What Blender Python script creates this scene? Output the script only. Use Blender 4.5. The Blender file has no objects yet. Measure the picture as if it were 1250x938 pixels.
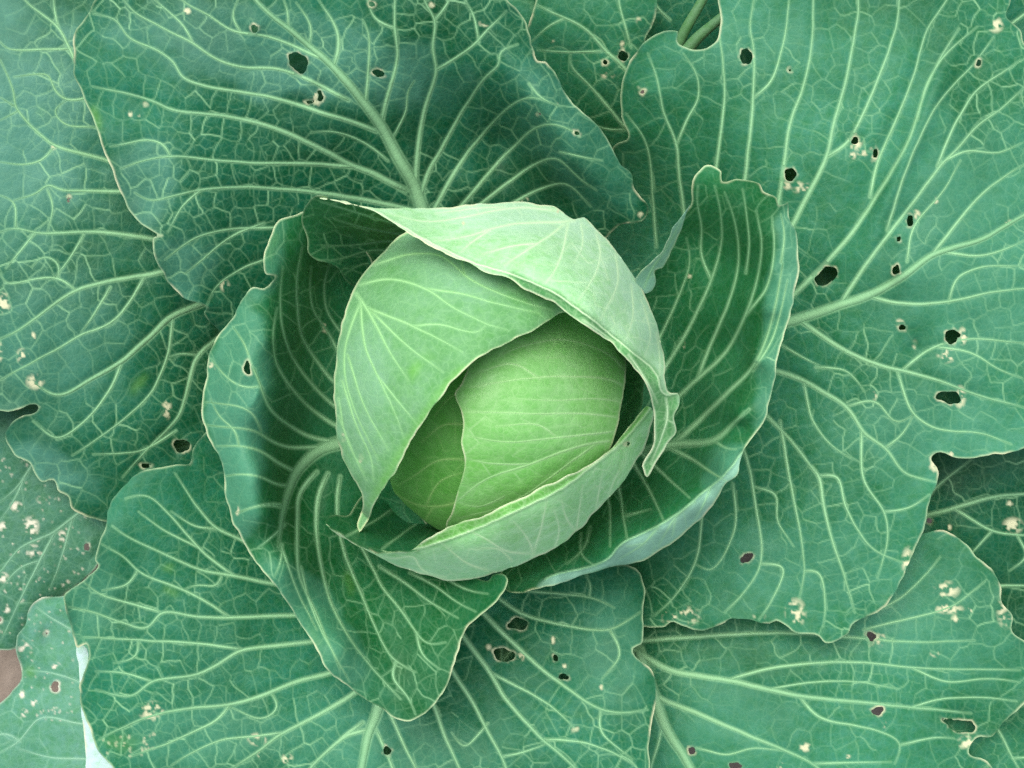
import bpy, math, random
import numpy as np
from mathutils import Vector
from mathutils.geometry import delaunay_2d_cdt

# ------------------------------------------------------------------ camera, sky, sun, exposure
S = 0.0005                       # metres per tracing unit at plant height zero
CAM = 1509.0                     # camera height in the same units (0.75 m)
scene = bpy.context.scene
cd = bpy.data.cameras.new('camera'); cam = bpy.data.objects.new('camera', cd)
scene.collection.objects.link(cam); scene.camera = cam
cam.location = (0, 0, CAM * S); cam.rotation_euler = (0, 0, 0)
cd.sensor_fit = 'HORIZONTAL'; cd.sensor_width = 36
cd.lens = 36 * CAM / 1250.0
cd.clip_start = 0.01; cd.clip_end = 100
world = bpy.data.worlds.new('World'); scene.world = world; world.use_nodes = True
SUN_EL, SUN_AZ = math.radians(64), math.radians(-25)      # azimuth from the top of the picture, clockwise
wn = world.node_tree; bg = wn.nodes['Background']
sky = wn.nodes.new('ShaderNodeTexSky'); sky.sky_type = 'NISHITA'; sky.sun_disc = False
sky.sun_elevation = SUN_EL; sky.sun_rotation = SUN_AZ
sky.air_density = 1.0; sky.dust_density = 3.0; sky.ozone_density = 1.0
hs = wn.nodes.new('ShaderNodeHueSaturation'); hs.inputs['Saturation'].default_value = 0.55      # overcast: a whitened sky
wn.links.new(sky.outputs[0], hs.inputs['Color']); wn.links.new(hs.outputs[0], bg.inputs[0]); bg.inputs[1].default_value = 0.135
sd = bpy.data.lights.new('sun', 'SUN'); sd.energy = 1.2; sd.angle = math.radians(50); sd.color = (1, 0.96, 0.88)
sun = bpy.data.objects.new('sun', sd); scene.collection.objects.link(sun)
dirv = Vector((math.sin(SUN_AZ) * math.cos(SUN_EL), math.cos(SUN_AZ) * math.cos(SUN_EL), math.sin(SUN_EL)))
sun.rotation_euler = dirv.to_track_quat('Z', 'Y').to_euler(); sun.location = dirv * 3
scene.cycles.use_denoising = False
vs = scene.view_settings
vs.view_transform = 'Standard'; vs.look = 'None'; vs.exposure = 0.9; vs.gamma = 1.0; vs.use_curve_mapping = False

rng = np.random.default_rng(11); random.seed(11)

# ------------------------------------------------------------------ materials
def nd(nt, t, **kw):
    n = nt.nodes.new(t)
    for k, v in kw.items(): setattr(n, k, v)
    return n

def mixc(nt, fac, a, b):
    m = nd(nt, 'ShaderNodeMix', data_type='RGBA')
    if isinstance(fac, (int, float)): m.inputs[0].default_value = fac
    else: nt.links.new(fac, m.inputs[0])
    for i, x in ((6, a), (7, b)):
        if isinstance(x, tuple): m.inputs[i].default_value = (*x, 1)
        else: nt.links.new(x, m.inputs[i])
    return m.outputs[2]

def mathn(nt, op, a, b=None, c=None, clamp=False):
    m = nd(nt, 'ShaderNodeMath', operation=op, use_clamp=clamp)
    for i, x in enumerate((a, b, c)):
        if x is None: continue
        if isinstance(x, (int, float)): m.inputs[i].default_value = x
        else: nt.links.new(x, m.inputs[i])
    return m.outputs[0]

def leaf_mat(name, dark, light, vein, under=None, bloom_sheen=(0.074, 0.262, 0.160), scar=(0.58, 0.59, 0.36), young=(0.10, 0.27, 0.03), fine=0.10, rough=0.46, spec=0.13,
             sheen=0.0, transl=0.07, cell=230, veinmax=1.0):
    m = bpy.data.materials.new(name); m.use_nodes = True; nt = m.node_tree
    for n in list(nt.nodes): nt.nodes.remove(n)
    out = nd(nt, 'ShaderNodeOutputMaterial'); pb = nd(nt, 'ShaderNodeBsdfPrincipled')
    tc = nd(nt, 'ShaderNodeTexCoord'); pos = tc.outputs['Object']
    at = nd(nt, 'ShaderNodeAttribute', attribute_name='tone'); sp = nd(nt, 'ShaderNodeSeparateColor')
    nt.links.new(at.outputs['Color'], sp.inputs[0])
    n1 = nd(nt, 'ShaderNodeTexNoise'); n1.inputs['Scale'].default_value = 10; n1.inputs['Detail'].default_value = 3
    nt.links.new(pos, n1.inputs['Vector'])
    n2 = nd(nt, 'ShaderNodeTexNoise'); n2.inputs['Scale'].default_value = 900; n2.inputs['Detail'].default_value = 3
    nt.links.new(pos, n2.inputs['Vector'])
    # domain-warped fine reticulation
    nw = nd(nt, 'ShaderNodeTexNoise'); nw.inputs['Scale'].default_value = 150
    nt.links.new(pos, nw.inputs['Vector'])
    vm = nd(nt, 'ShaderNodeVectorMath', operation='MULTIPLY_ADD')
    nt.links.new(nw.outputs['Color'], vm.inputs[0]); vm.inputs[1].default_value = (.004,) * 3; nt.links.new(pos, vm.inputs[2])
    vo = nd(nt, 'ShaderNodeTexVoronoi', feature='DISTANCE_TO_EDGE'); vo.inputs['Scale'].default_value = cell
    nt.links.new(vm.outputs[0], vo.inputs['Vector'])
    edge = mathn(nt, 'SUBTRACT', 1.0, mathn(nt, 'MULTIPLY', vo.outputs['Distance'], 7.0, clamp=True), clamp=True)
    n3 = nd(nt, 'ShaderNodeTexNoise'); n3.inputs['Scale'].default_value = 55; n3.inputs['Detail'].default_value = 3
    nt.links.new(pos, n3.inputs['Vector'])
    blotch = mathn(nt, 'ADD', mathn(nt, 'MULTIPLY_ADD', n1.outputs[0], 2.4, -0.95), mathn(nt, 'MULTIPLY', n3.outputs[0], 0.45), clamp=True)
    grain = mathn(nt, 'MULTIPLY_ADD', n2.outputs[0], 0.24, -0.12)
    col = mixc(nt, mathn(nt, 'ADD', blotch, grain, clamp=True), dark, light)
    n4 = nd(nt, 'ShaderNodeTexNoise'); n4.inputs['Scale'].default_value = 170; n4.inputs['Detail'].default_value = 5; n4.inputs['Roughness'].default_value = .65
    nt.links.new(pos, n4.inputs['Vector'])
    mot = mathn(nt, 'MULTIPLY_ADD', n4.outputs[0], 2.6, -0.8, clamp=True)
    hs = nd(nt, 'ShaderNodeMix', data_type='RGBA', blend_type='MULTIPLY'); hs.inputs[0].default_value = 1
    nt.links.new(col, hs.inputs[6]); nt.links.new(mixc(nt, mot, (0.80, 0.90, 0.72), (1.25, 1.08, 1.28)), hs.inputs[7]); col = hs.outputs[2]
    col = mixc(nt, at.outputs['Alpha'], col, young)
    ab = nd(nt, 'ShaderNodeAttribute', attribute_name='bloom_sheen')
    bl = mathn(nt, 'MULTIPLY', ab.outputs['Fac'], mathn(nt, 'MULTIPLY_ADD', n3.outputs[0], .8, .55), clamp=True)
    col = mixc(nt, bl, col, bloom_sheen)  # wax colour that also holds painted sheen from the sky
    if under:
        ub = mixc(nt, mathn(nt, 'MULTIPLY_ADD', n3.outputs[0], 2.0, -0.5, clamp=True), tuple(c * .72 for c in under), tuple(min(.9, c * 1.15) for c in under))
        col = mixc(nt, sp.outputs[2], col, ub)
    fv = mathn(nt, 'MULTIPLY', edge, fine)
    tot = mathn(nt, 'MAXIMUM', mathn(nt, 'MULTIPLY', fv, 0.55), mathn(nt, 'MULTIPLY', sp.outputs[0], veinmax))
    col = mixc(nt, tot, col, vein)
    col = mixc(nt, sp.outputs[1], col, scar)
    nt.links.new(col, pb.inputs['Base Color'])
    pb.inputs['Roughness'].default_value = rough
    pb.inputs['Specular IOR Level'].default_value = spec
    pb.inputs['Sheen Weight'].default_value = sheen; pb.inputs['Sheen Roughness'].default_value = 0.45
    pb.inputs['Sheen Tint'].default_value = (0.8, 0.95, 1.0, 1)
    bh = mathn(nt, 'ADD', mathn(nt, 'MULTIPLY', edge, -0.5), mathn(nt, 'ADD', mathn(nt, 'MULTIPLY', n2.outputs[0], 0.3), mathn(nt, 'MULTIPLY', n4.outputs[0], 1.2)))
    bp = nd(nt, 'ShaderNodeBump'); bp.inputs['Strength'].default_value = 0.3; bp.inputs['Distance'].default_value = 0.0005
    nt.links.new(bh, bp.inputs['Height']); nt.links.new(bp.outputs[0], pb.inputs['Normal'])
    tr = nd(nt, 'ShaderNodeBsdfTranslucent'); nt.links.new(mixc(nt, 0.5, col, (0.25, 0.5, 0.05)), tr.inputs[0])
    mx = nd(nt, 'ShaderNodeMixShader'); mx.inputs[0].default_value = transl
    nt.links.new(pb.outputs[0], mx.inputs[1]); nt.links.new(tr.outputs[0], mx.inputs[2])
    nt.links.new(mx.outputs[0], out.inputs[0])
    return m

VEIN = (0.290, 0.560, 0.280)
UNDER = (0.30, 0.50, 0.42)
M_OUT = leaf_mat('outer_leaf_green', (0.002, 0.058, 0.019), (0.011, 0.138, 0.068), VEIN, UNDER, bloom_sheen=(0.082, 0.245, 0.178))
M_RIGHT = leaf_mat('right_leaf_green', (0.007, 0.098, 0.034), (0.040, 0.225, 0.114), VEIN, UNDER)
M_BOTTOM = leaf_mat('bottom_leaf_green', (0.003, 0.080, 0.028), (0.020, 0.180, 0.090), VEIN, UNDER)
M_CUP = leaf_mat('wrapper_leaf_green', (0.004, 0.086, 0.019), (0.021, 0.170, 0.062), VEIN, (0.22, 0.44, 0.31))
M_HEAD = leaf_mat('head_leaf_pale', (0.100, 0.300, 0.092), (0.175, 0.400, 0.190), (0.32, 0.62, 0.26), UNDER, young=(0.14, 0.42, 0.06), fine=0.3, transl=0.05, sheen=0.08, bloom_sheen=(0.24, 0.45, 0.31))
M_LID = leaf_mat('lid_leaf_pale', (0.270, 0.570, 0.260), (0.380, 0.660, 0.380), (0.60, 0.84, 0.48), (0.10, 0.32, 0.10), fine=0.3, transl=0.05, sheen=0.08, bloom_sheen=(0.40, 0.64, 0.46))
M_LIP = leaf_mat('lip_leaf_pale', (0.225, 0.560, 0.205), (0.330, 0.660, 0.310), (0.58, 0.82, 0.46), (0.12, 0.36, 0.07), fine=0.3, transl=0.05, sheen=0.08, bloom_sheen=(0.34, 0.62, 0.40))
M_HEART = leaf_mat('heart_leaf_yellow_green', (0.135, 0.420, 0.075), (0.245, 0.530, 0.190), (0.36, 0.60, 0.27), UNDER, fine=0.3, rough=0.34, sheen=0.02, transl=0.05, bloom_sheen=(0.24, 0.46, 0.24))
M_INNER = leaf_mat('innermost_leaf_green', (0.105, 0.400, 0.055), (0.180, 0.490, 0.125), (0.36, 0.64, 0.20), UNDER, fine=0.15, rough=0.38, sheen=0.05, transl=0.05, bloom_sheen=(0.20, 0.46, 0.16))
M_OLD = leaf_mat('old_leaf_dull', (0.022, 0.120, 0.058), (0.060, 0.195, 0.115), (0.20, 0.40, 0.24), UNDER, scar=(0.62, 0.60, 0.45), fine=0.25)
M_PALE = leaf_mat('old_leaf_pale', (0.045, 0.200, 0.105), (0.110, 0.310, 0.195), (0.27, 0.50, 0.33), UNDER, scar=(0.66, 0.62, 0.48), fine=0.2)
M_FOLD = leaf_mat('leaf_underside_bloom', (0.34, 0.54, 0.46), (0.44, 0.64, 0.56), (0.65, 0.85, 0.75), fine=0.1)
M_STALK = leaf_mat('stalk_green', (0.060, 0.180, 0.060), (0.110, 0.260, 0.110), VEIN, fine=0.05)

# ------------------------------------------------------------------ tracing frames of the close-up views
FR = {0: (0, 0, 1), 1: (0, 0, .3412), 2: (400, 0, .3412), 3: (740, 0, .408), 4: (0, 280, .3839), 5: (360, 220, .533),
      6: (740, 180, .4264), 7: (0, 560, .4031), 8: (360, 600, .368), 9: (740, 540, .4243)}
def T(k, pts):
    a, b, s = FR[k]
    return [(a + x * s, b + y * s) for x, y in pts]

def P(u, v, H):
    H = H * 1.5; k = (CAM - H) / CAM * S
    return (u - 625) * k, -(v - 469) * k, H * S

def catmull(pts, step, closed=False):
    p = np.array(pts, float); n = len(p)
    if n == 2 and not closed:
        L = np.hypot(*(p[1] - p[0])); t = np.linspace(0, 1, max(2, int(L / step) + 1))[:, None]
        return p[0] * (1 - t) + p[1] * t
    out = []; rngi = range(n if closed else n - 1)
    for i in rngi:
        if closed: a, b, c, d = p[i - 1], p[i], p[(i + 1) % n], p[(i + 2) % n]
        else: a, b, c, d = p[max(i - 1, 0)], p[i], p[i + 1], p[min(i + 2, n - 1)]
        L = np.hypot(*(c - b)); m = max(1, int(L / step)); t = (np.arange(m) / m)[:, None]
        k1 = np.sqrt(np.hypot(*(b - a)) + 1e-3); k2 = np.sqrt(L + 1e-3); k3 = np.sqrt(np.hypot(*(d - c)) + 1e-3)
        m1 = (c - b) + k2 * ((b - a) / max(k1, .1) - (c - a) / (k1 + k2)) if k1 > .2 else (c - b)
        m2 = (c - b) + k2 * ((d - c) / max(k3, .1) - (d - b) / (k2 + k3)) if k3 > .2 else (c - b)
        t2, t3 = t * t, t * t * t
        out.append((2 * t3 - 3 * t2 + 1) * b + (t3 - 2 * t2 + t) * m1 + (-2 * t3 + 3 * t2) * c + (t3 - t2) * m2)
    r = np.vstack(out)
    return r if closed else np.vstack([r, p[-1:]])

def tps(ctrl):
    c = np.array(ctrl, float); n = len(c); X = c[:, :2] / 500
    d2 = ((X[:, None] - X[None]) ** 2).sum(-1)
    K = np.where(d2 > 0, d2 * np.log(d2 + 1e-12), 0) + np.eye(n) * 3e-4
    A = np.zeros((n + 3, n + 3)); A[:n, :n] = K; A[:n, n] = 1; A[:n, n + 1:] = X; A[n:, :n] = A[:n, n:].T
    w = np.linalg.solve(A, np.concatenate([c[:, 2], np.zeros(3)]))
    lo, hi = c[:, 2].min() - 12, c[:, 2].max() + 12
    def f(u, v):
        x, y = u / 500, v / 500; r = w[n] + w[n + 1] * x + w[n + 2] * y
        for i in range(n):
            q = (x - X[i, 0]) ** 2 + (y - X[i, 1]) ** 2
            r = r + w[i] * q * np.log(q + 1e-12)
        return np.clip(r, lo, hi)
    return f

def noise(U, V, wl, seed):
    g = np.random.default_rng(seed).uniform(-1, 1, (64, 64)); x, y = U / wl + 900, V / wl + 900
    i, j = np.floor(x).astype(int), np.floor(y).astype(int); fx, fy = x - i, y - j
    fx, fy = fx * fx * (3 - 2 * fx), fy * fy * (3 - 2 * fy)
    q = lambda a, b: g[a % 64, b % 64]
    return (q(i, j) * (1 - fx) + q(i + 1, j) * fx) * (1 - fy) + (q(i, j + 1) * (1 - fx) + q(i + 1, j + 1) * fx) * fy

def blur(a, r):
    for _ in range(2):
        for ax in (0, 1):
            c = np.cumsum(np.pad(a, [(r + 1, r) if k == ax else (0, 0) for k in (0, 1)], mode='edge'), axis=ax)
            n = a.shape[ax]; sl = lambda s: tuple(slice(s, s + n) if k == ax else slice(None) for k in (0, 1))
            a = (c[sl(2 * r + 1)] - c[sl(0)]) / (2 * r + 1)
    return a

class Grid:
    def __init__(g, lo, hi, p):
        g.p = p; g.u0, g.v0 = lo[0] - 3 * p, lo[1] - 3 * p
        g.nu, g.nv = int((hi[0] - lo[0]) / p) + 7, int((hi[1] - lo[1]) / p) + 7
        g.U, g.V = np.meshgrid(g.u0 + np.arange(g.nu) * p, g.v0 + np.arange(g.nv) * p)
    def box(g, a, b, r):
        i0 = max(0, int((min(a[0], b[0]) - r - g.u0) / g.p)); i1 = min(g.nu, int((max(a[0], b[0]) + r - g.u0) / g.p) + 2)
        j0 = max(0, int((min(a[1], b[1]) - r - g.v0) / g.p)); j1 = min(g.nv, int((max(a[1], b[1]) + r - g.v0) / g.p) + 2)
        return (slice(j0, j1), slice(i0, i1)) if i1 > i0 and j1 > j0 else None
    def seg(g, s, a, b):
        X, Y = g.U[s], g.V[s]; dx, dy = b[0] - a[0], b[1] - a[1]; L = dx * dx + dy * dy + 1e-9
        t = np.clip(((X - a[0]) * dx + (Y - a[1]) * dy) / L, 0, 1); qx, qy = a[0] + t * dx, a[1] + t * dy
        return np.hypot(X - qx, Y - qy), qx, qy
    def line(g, F, pts, w0, w1, I0, I1=None, soft=1.0):
        n = len(pts); I1 = I0 if I1 is None else I1
        for k in range(n - 1):
            t = k / max(1, n - 2); w = (w0 * (1 - t) + w1 * t) / 2 + soft; I = I0 * (1 - t) + I1 * t
            s = g.box(pts[k], pts[k + 1], w)
            if s is None: continue
            d, _, _ = g.seg(s, pts[k], pts[k + 1])
            x = np.clip(1 - d / w, 0, 1); x = np.clip(x * w / (2 * soft), 0, 1) if w > 2 * soft else x
            F[s] = np.maximum(F[s], I * x * x * (3 - 2 * x))
    def inside(g, polys):
        c = np.zeros((g.nv, g.nu + 1), int)
        for p in polys:
            q = np.roll(p, -1, 0)
            for a, b in zip(p, q):
                if a[1] > b[1]: a, b = b, a
                j0 = max(0, math.ceil((a[1] - g.v0) / g.p)); j1 = min(g.nv - 1, math.ceil((b[1] - g.v0) / g.p) - 1)
                for j in range(j0, j1 + 1):
                    y = g.v0 + j * g.p; x = a[0] + (b[0] - a[0]) * (y - a[1]) / (b[1] - a[1])
                    c[j, int(np.clip(math.floor((x - g.u0) / g.p) + 1, 0, g.nu))] += 1
        return (np.cumsum(c[:, ::-1], 1)[:, ::-1][:, 1:] % 2) == 1
    def sample(g, F, u, v):
        x = np.clip((u - g.u0) / g.p, 0, g.nu - 1.001); y = np.clip((v - g.v0) / g.p, 0, g.nv - 1.001)
        i, j = x.astype(int), y.astype(int); fx, fy = x - i, y - j
        return (F[j, i] * (1 - fx) + F[j, i + 1] * fx) * (1 - fy) + (F[j + 1, i] * (1 - fx) + F[j + 1, i + 1] * fx) * fy

def make_mesh(name, co, faces, mat, tone=None, parent=None, smooth=True, bloom_sheen=None):
    me = bpy.data.meshes.new(name)
    if isinstance(faces, np.ndarray):
        nf, k = faces.shape
        me.vertices.add(len(co)); me.vertices.foreach_set('co', np.asarray(co, np.float32).ravel())
        me.loops.add(nf * k); me.loops.foreach_set('vertex_index', faces.astype(np.int32).ravel())
        me.polygons.add(nf); me.polygons.foreach_set('loop_start', np.arange(0, nf * k, k, dtype=np.int32))
        me.update(calc_edges=True); me.validate()
    else:
        me.from_pydata([tuple(c) for c in co], [], faces); me.update()
    me.polygons.foreach_set('use_smooth', np.full(len(me.polygons), smooth))
    if tone is not None:
        a = me.attributes.new('tone', 'FLOAT_COLOR', 'POINT'); a.data.foreach_set('color', np.asarray(tone, np.float32).ravel())
    if bloom_sheen is not None:
        a = me.attributes.new('bloom_sheen', 'FLOAT', 'POINT'); a.data.foreach_set('value', np.asarray(bloom_sheen, np.float32))
    me.materials.append(mat)
    o = bpy.data.objects.new(name, me); scene.collection.objects.link(o)
    if parent: o.parent = parent
    return o

def voronoi_edges(pts):
    r = delaunay_2d_cdt([Vector(p) for p in pts], [], [], 0, 1e-6)
    co = np.array([tuple(v) for v in r[0]]); tri = np.array([f for f in r[2] if len(f) == 3])
    A, B, C = co[tri[:, 0]], co[tri[:, 1]], co[tri[:, 2]]
    d = 2 * (A[:, 0] * (B[:, 1] - C[:, 1]) + B[:, 0] * (C[:, 1] - A[:, 1]) + C[:, 0] * (A[:, 1] - B[:, 1])) + 1e-9
    sa, sb, sc = (A ** 2).sum(1), (B ** 2).sum(1), (C ** 2).sum(1)
    cc = np.stack([(sa * (B[:, 1] - C[:, 1]) + sb * (C[:, 1] - A[:, 1]) + sc * (A[:, 1] - B[:, 1])) / d,
                   (sa * (C[:, 0] - B[:, 0]) + sb * (A[:, 0] - C[:, 0]) + sc * (B[:, 0] - A[:, 0])) / d], 1)
    own = {}; E = []
    for t, f in enumerate(tri):
        for a, b in ((f[0], f[1]), (f[1], f[2]), (f[2], f[0])):
            k = (min(a, b), max(a, b))
            if k in own: E.append((cc[own[k]], cc[t]))
            else: own[k] = t
    return E

def seeds(g, mask, sp, traced=(), off=0):
    cell = {}; out = []
    def try_add(p, dist):
        i, j = int(p[0] // sp), int(p[1] // sp)
        for a in range(i - 1, i + 2):
            for b in range(j - 1, j + 2):
                for q in cell.get((a, b), ()):
                    if (q[0] - p[0]) ** 2 + (q[1] - p[1]) ** 2 < dist * dist: return
        cell.setdefault((i, j), []).append(p); out.append(p)
    if off:
        for c in traced:
            k = 0
            while k < len(c) - 1:
                d = c[min(k + 1, len(c) - 1)] - c[k]; L = np.hypot(*d) + 1e-6; nrm = np.array([-d[1], d[0]]) / L
                o = off * random.uniform(.6, 1.7)
                for sg in (-1, 1): try_add(tuple(c[k] + nrm * o * sg + rng.uniform(-4, 4, 2) * sp / 28), sp * .55)
                k += max(1, int(sp * random.uniform(.7, 1.3) / max(L, 1)))
    jj, ii = np.nonzero(mask); n = len(jj)
    if n:
        for k in rng.integers(0, n, int(n * g.p ** 2 / (sp * sp) * 5)):
            try_add((g.u0 + ii[k] * g.p + random.uniform(-1, 1), g.v0 + jj[k] * g.p + random.uniform(-1, 1)), sp * random.uniform(.72, 1.05))
    return out

def ellipse(k, cx, cy, rx, ry=None, rot=0, jag=.18):
    a, b, s = FR[k]; ry = ry or rx; n = 14; out = []
    for i in range(n):
        t = 2 * math.pi * i / n; r = 1 + random.uniform(-jag, jag)
        x, y = rx * r * math.cos(t), ry * r * math.sin(t); c, q = math.cos(math.radians(rot)), math.sin(math.radians(rot))
        out.append((a + s * (cx + x * c - y * q), b + s * (cy + x * q + y * c)))
    return out

def cone(u, v):                  # the rosette dips towards its middle
    return -140 * np.exp(-((u - 610) ** 2 + (v - 470) ** 2) / 300 ** 2)

# ------------------------------------------------------------------ the leaf builder
def leaf(name, parent, outline, veins, height, mat, label=None, p=1.6, holes=(), scars=(), specks=(), lines=(), under=(), young=(),
         t3=25, t4=12, i3=.30, i4=.12, rag=1.35, ripple=3.0, relief=1.0, rim=2.4, rimtone=.5, halo=.55, stretch=None, brown=.25, seed=1, drop=0.0, bloom_sheens=(), bsoft=.8):
    """one leaf: a sheet over its outline at its own height, with reticulate veins raised or sunk in it; the traced veins are children"""
    ol = catmull(outline, 4.0, True)
    n = len(ol); tan = np.roll(ol, -1, 0) - np.roll(ol, 1, 0); nr = np.stack([-tan[:, 1], tan[:, 0]], 1) / (np.hypot(*tan.T)[:, None] + 1e-6)
    jit = noise(ol[:, 0], ol[:, 1], 9, seed) * .8 + noise(ol[:, 0], ol[:, 1], 22, seed + 5) * 1.2
    ol = ol + nr * (jit * rag)[:, None]
    hp = [catmull(h, 3.0, True) for h in holes]
    hp = [h + np.stack([noise(h[:, 0], h[:, 1], 6, seed + 90), noise(h[:, 1], h[:, 0], 6, seed + 91)], 1) * 2.0 for h in hp]
    hp = [h.mean(0) + (h - h.mean(0)) * .82 for h in hp]
    polys = [ol] + hp
    g = Grid(ol.min(0), ol.max(0), p); ins = g.inside(polys)
    D = np.full(g.U.shape, 99.0); NX, NY = g.U.copy(), g.V.copy(); HD = np.full(g.U.shape, 99.0)
    for k, poly in enumerate(polys):
        q = np.roll(poly, -1, 0)
        for a, b in zip(poly, q):
            s = g.box(a, b, 45)
            if s is None: continue
            d, x, y = g.seg(s, a, b); m = d < D[s]
            D[s] = np.where(m, d, D[s]); NX[s] = np.where(m, x, NX[s]); NY[s] = np.where(m, y, NY[s])
            if k: HD[s] = np.minimum(HD[s], d)
    tv = [(catmull(T(v[0], v[3]), 5.0), v[1], v[2]) for v in veins]
    for _ in range(4): tv = [(np.vstack([c[:1], (c[:-2] + 2 * c[1:-1] + c[2:]) / 4, c[-1:]]) if len(c) > 4 else c, a * 1.03, b * .98) for c, a, b in tv]
    # a little natural wander on every traced vein
    tv = [(c + np.stack([noise(c[:, 0], c[:, 1], 17, seed + 31), noise(c[:, 1], c[:, 0], 17, seed + 47)], 1) * .45, a, b) for c, a, b in tv]
    V2 = np.zeros(g.U.shape); V3 = np.zeros(g.U.shape)
    for c, a, b in tv: g.line(V2, c, a * 1.05 + 1.0, b + .8, 1.0, .8, soft=1.4)
    def net(sp, inten, w, F, traced, off):
        if not inten: return
        pts = seeds(g, ins | (D < 8), sp, traced, off)
        P_ = np.array(pts)
        if len(P_) < 8: return
        if stretch:
            an, f = math.radians(stretch[0]), stretch[1]; R = np.array([[math.cos(an), math.sin(an)], [-math.sin(an), math.cos(an)]])
            Q = P_ @ R.T; keep = rng.random(len(Q)) < 1 / f ** .5; Q = Q[keep]; Q[:, 0] /= f
            E = [(np.array([a[0] * f, a[1]]) @ R, np.array([b[0] * f, b[1]]) @ R) for a, b in voronoi_edges(Q)]
        else: E = voronoi_edges(P_)
        for a, b in E:
            L = np.hypot(*(b - a))
            if L > sp * 6 or L < .3 or random.random() < .06: continue
            pp = a + (b - a) * np.linspace(0, 1, max(3, int(L / 5) + 2))[:, None]
            pp = pp + np.stack([noise(pp[:, 0], pp[:, 1], 19, seed + 51) + .4 * noise(pp[:, 0], pp[:, 1], 8, seed + 53), noise(pp[:, 1], pp[:, 0], 19, seed + 52) + .4 * noise(pp[:, 1], pp[:, 0], 8, seed + 54)], 1) * sp * .13
            c0 = (a + b) / 2; mod = float(np.clip(1.0 + .9 * noise(c0[:1], c0[1:], 75, seed + 55)[0], .25, 1.6))
            I = inten * mod * random.choice((.5, .7, .85, 1, 1.2, 1.6))
            g.line(F, pp, w, w, I, soft=g.p * .72)
    net(t3, i3, 1.1, V3, [c for c, _, _ in tv], t3 * .42)
    V4 = np.zeros(g.U.shape); net(t4, i4, .5, V4, [c for c, _, _ in tv], t4 * .45)
    # heights
    H = height(g.U, g.V) + drop + (cone(g.U, g.V) if name == 'outer_leaf' else 0) + ripple * (1.3 * noise(g.U, g.V, 105, seed + 2) + .5 * noise(g.U, g.V, 41, seed + 3)) + ripple * np.exp(-D / 16) * (2.2 * noise(g.U, g.V, 62, seed + 4) + .8 * noise(g.U, g.V, 24, seed + 6))
    b3, b2 = blur(np.maximum(V3, V4 * .8), max(1, round(2 / p))), blur(V2, max(1, round(5 / p)))
    H = H - relief * (1.2 * b3 + 2.2 * b2) + relief * .18 * noise(g.U, g.V, 11, seed + 9)
    # colour masks
    vein = np.maximum(np.maximum(V2 * halo, V3), V4)
    rimv = np.clip(.75 + .9 * noise(g.U, g.V, 33, seed + 81) + .4 * noise(g.U, g.V, 9, seed + 82),   .1, 1.2) * np.where(HD < D + .01, .3, 1)
    edge = np.clip(1 - D / (1.2 + 1.6 * rimv), 0, 1) * rimtone * rimv
    vein = np.maximum(vein, edge)
    sc = np.clip(1 - HD / 3.0, 0, 1) * (.3 + .8 * noise(g.U, g.V, 5, seed + 12))
    sc = np.maximum(sc, np.clip(1 - D / 2.2, 0, 1) * (.75 * rimtone * rimv))
    sc = np.maximum(sc, np.clip(1 - D / 3.0, 0, 1) * np.clip(noise(g.U, g.V, 24, seed + 14) * 2.2 - .9 + brown, 0, 1))
    for k, cx, cy, rx, ry, dens in scars:                        # corky feeding scars, a ragged blotch each
        a, b, s_ = FR[k]; d = np.hypot((g.U - a - cx * s_) / (rx * s_), (g.V - b - cy * s_) / (ry * s_))
        sc = np.maximum(sc, np.clip((1.15 - d) * 1.6, 0, 1) * np.clip((noise(g.U, g.V, 5.5, seed + 21) + noise(g.U, g.V, 2.7, seed + 22) * .6) * 2.2 + dens, 0, 1))
    for k, x0, y0, x1, y1, cnt, r in specks:
        a, b, s_ = FR[k]
        for _ in range(cnt):
            c = (a + s_ * random.uniform(x0, x1), b + s_ * random.uniform(y0, y1)); rr = r * random.uniform(.5, 1.3)
            for _q in range(random.choice((1, 1, 2, 3))):
                c2 = (c[0] + random.uniform(-rr, rr), c[1] + random.uniform(-rr, rr))
                g.line(sc, [c2, (c2[0] + random.uniform(-rr, rr) * .7, c2[1] + random.uniform(-rr, rr) * .7)], rr, rr * .7, random.uniform(.25, .75), soft=1.2)
    un = np.zeros(g.U.shape)
    for poly in under: un = np.maximum(un, g.inside([catmull(poly, 3.0, True)]).astype(float))
    if len(under): un = blur(un, 1)
    yo = np.zeros(g.U.shape)
    for poly, val in young: yo = np.maximum(yo, val * blur(g.inside([catmull(poly, 3.0, True)]).astype(float), max(1, int(4 / p))))
    bloom_sheen = np.zeros(g.U.shape)                                  # wax plus painted sky sheen: paler patches on outward-facing margins
    for cx, cy, rx, ry, rot, amt in bloom_sheens:
        c_, q_ = math.cos(math.radians(rot)), math.sin(math.radians(rot)); x, y = g.U - cx, g.V - cy
        d = np.hypot((x * c_ + y * q_) / rx, (y * c_ - x * q_) / ry) + .22 * noise(g.U, g.V, 45, seed + 33) + .1 * noise(g.U, g.V, 13, seed + 34)
        t = np.clip((1.2 - d) / bsoft, 0, 1); bloom_sheen = np.maximum(bloom_sheen, amt * t * t * (3 - 2 * t))
    bloom_sheen = np.clip(bloom_sheen + .12 * noise(g.U, g.V, 130, seed + 35) + .06 * noise(g.U, g.V, 30, seed + 36), 0, 1)
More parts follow.
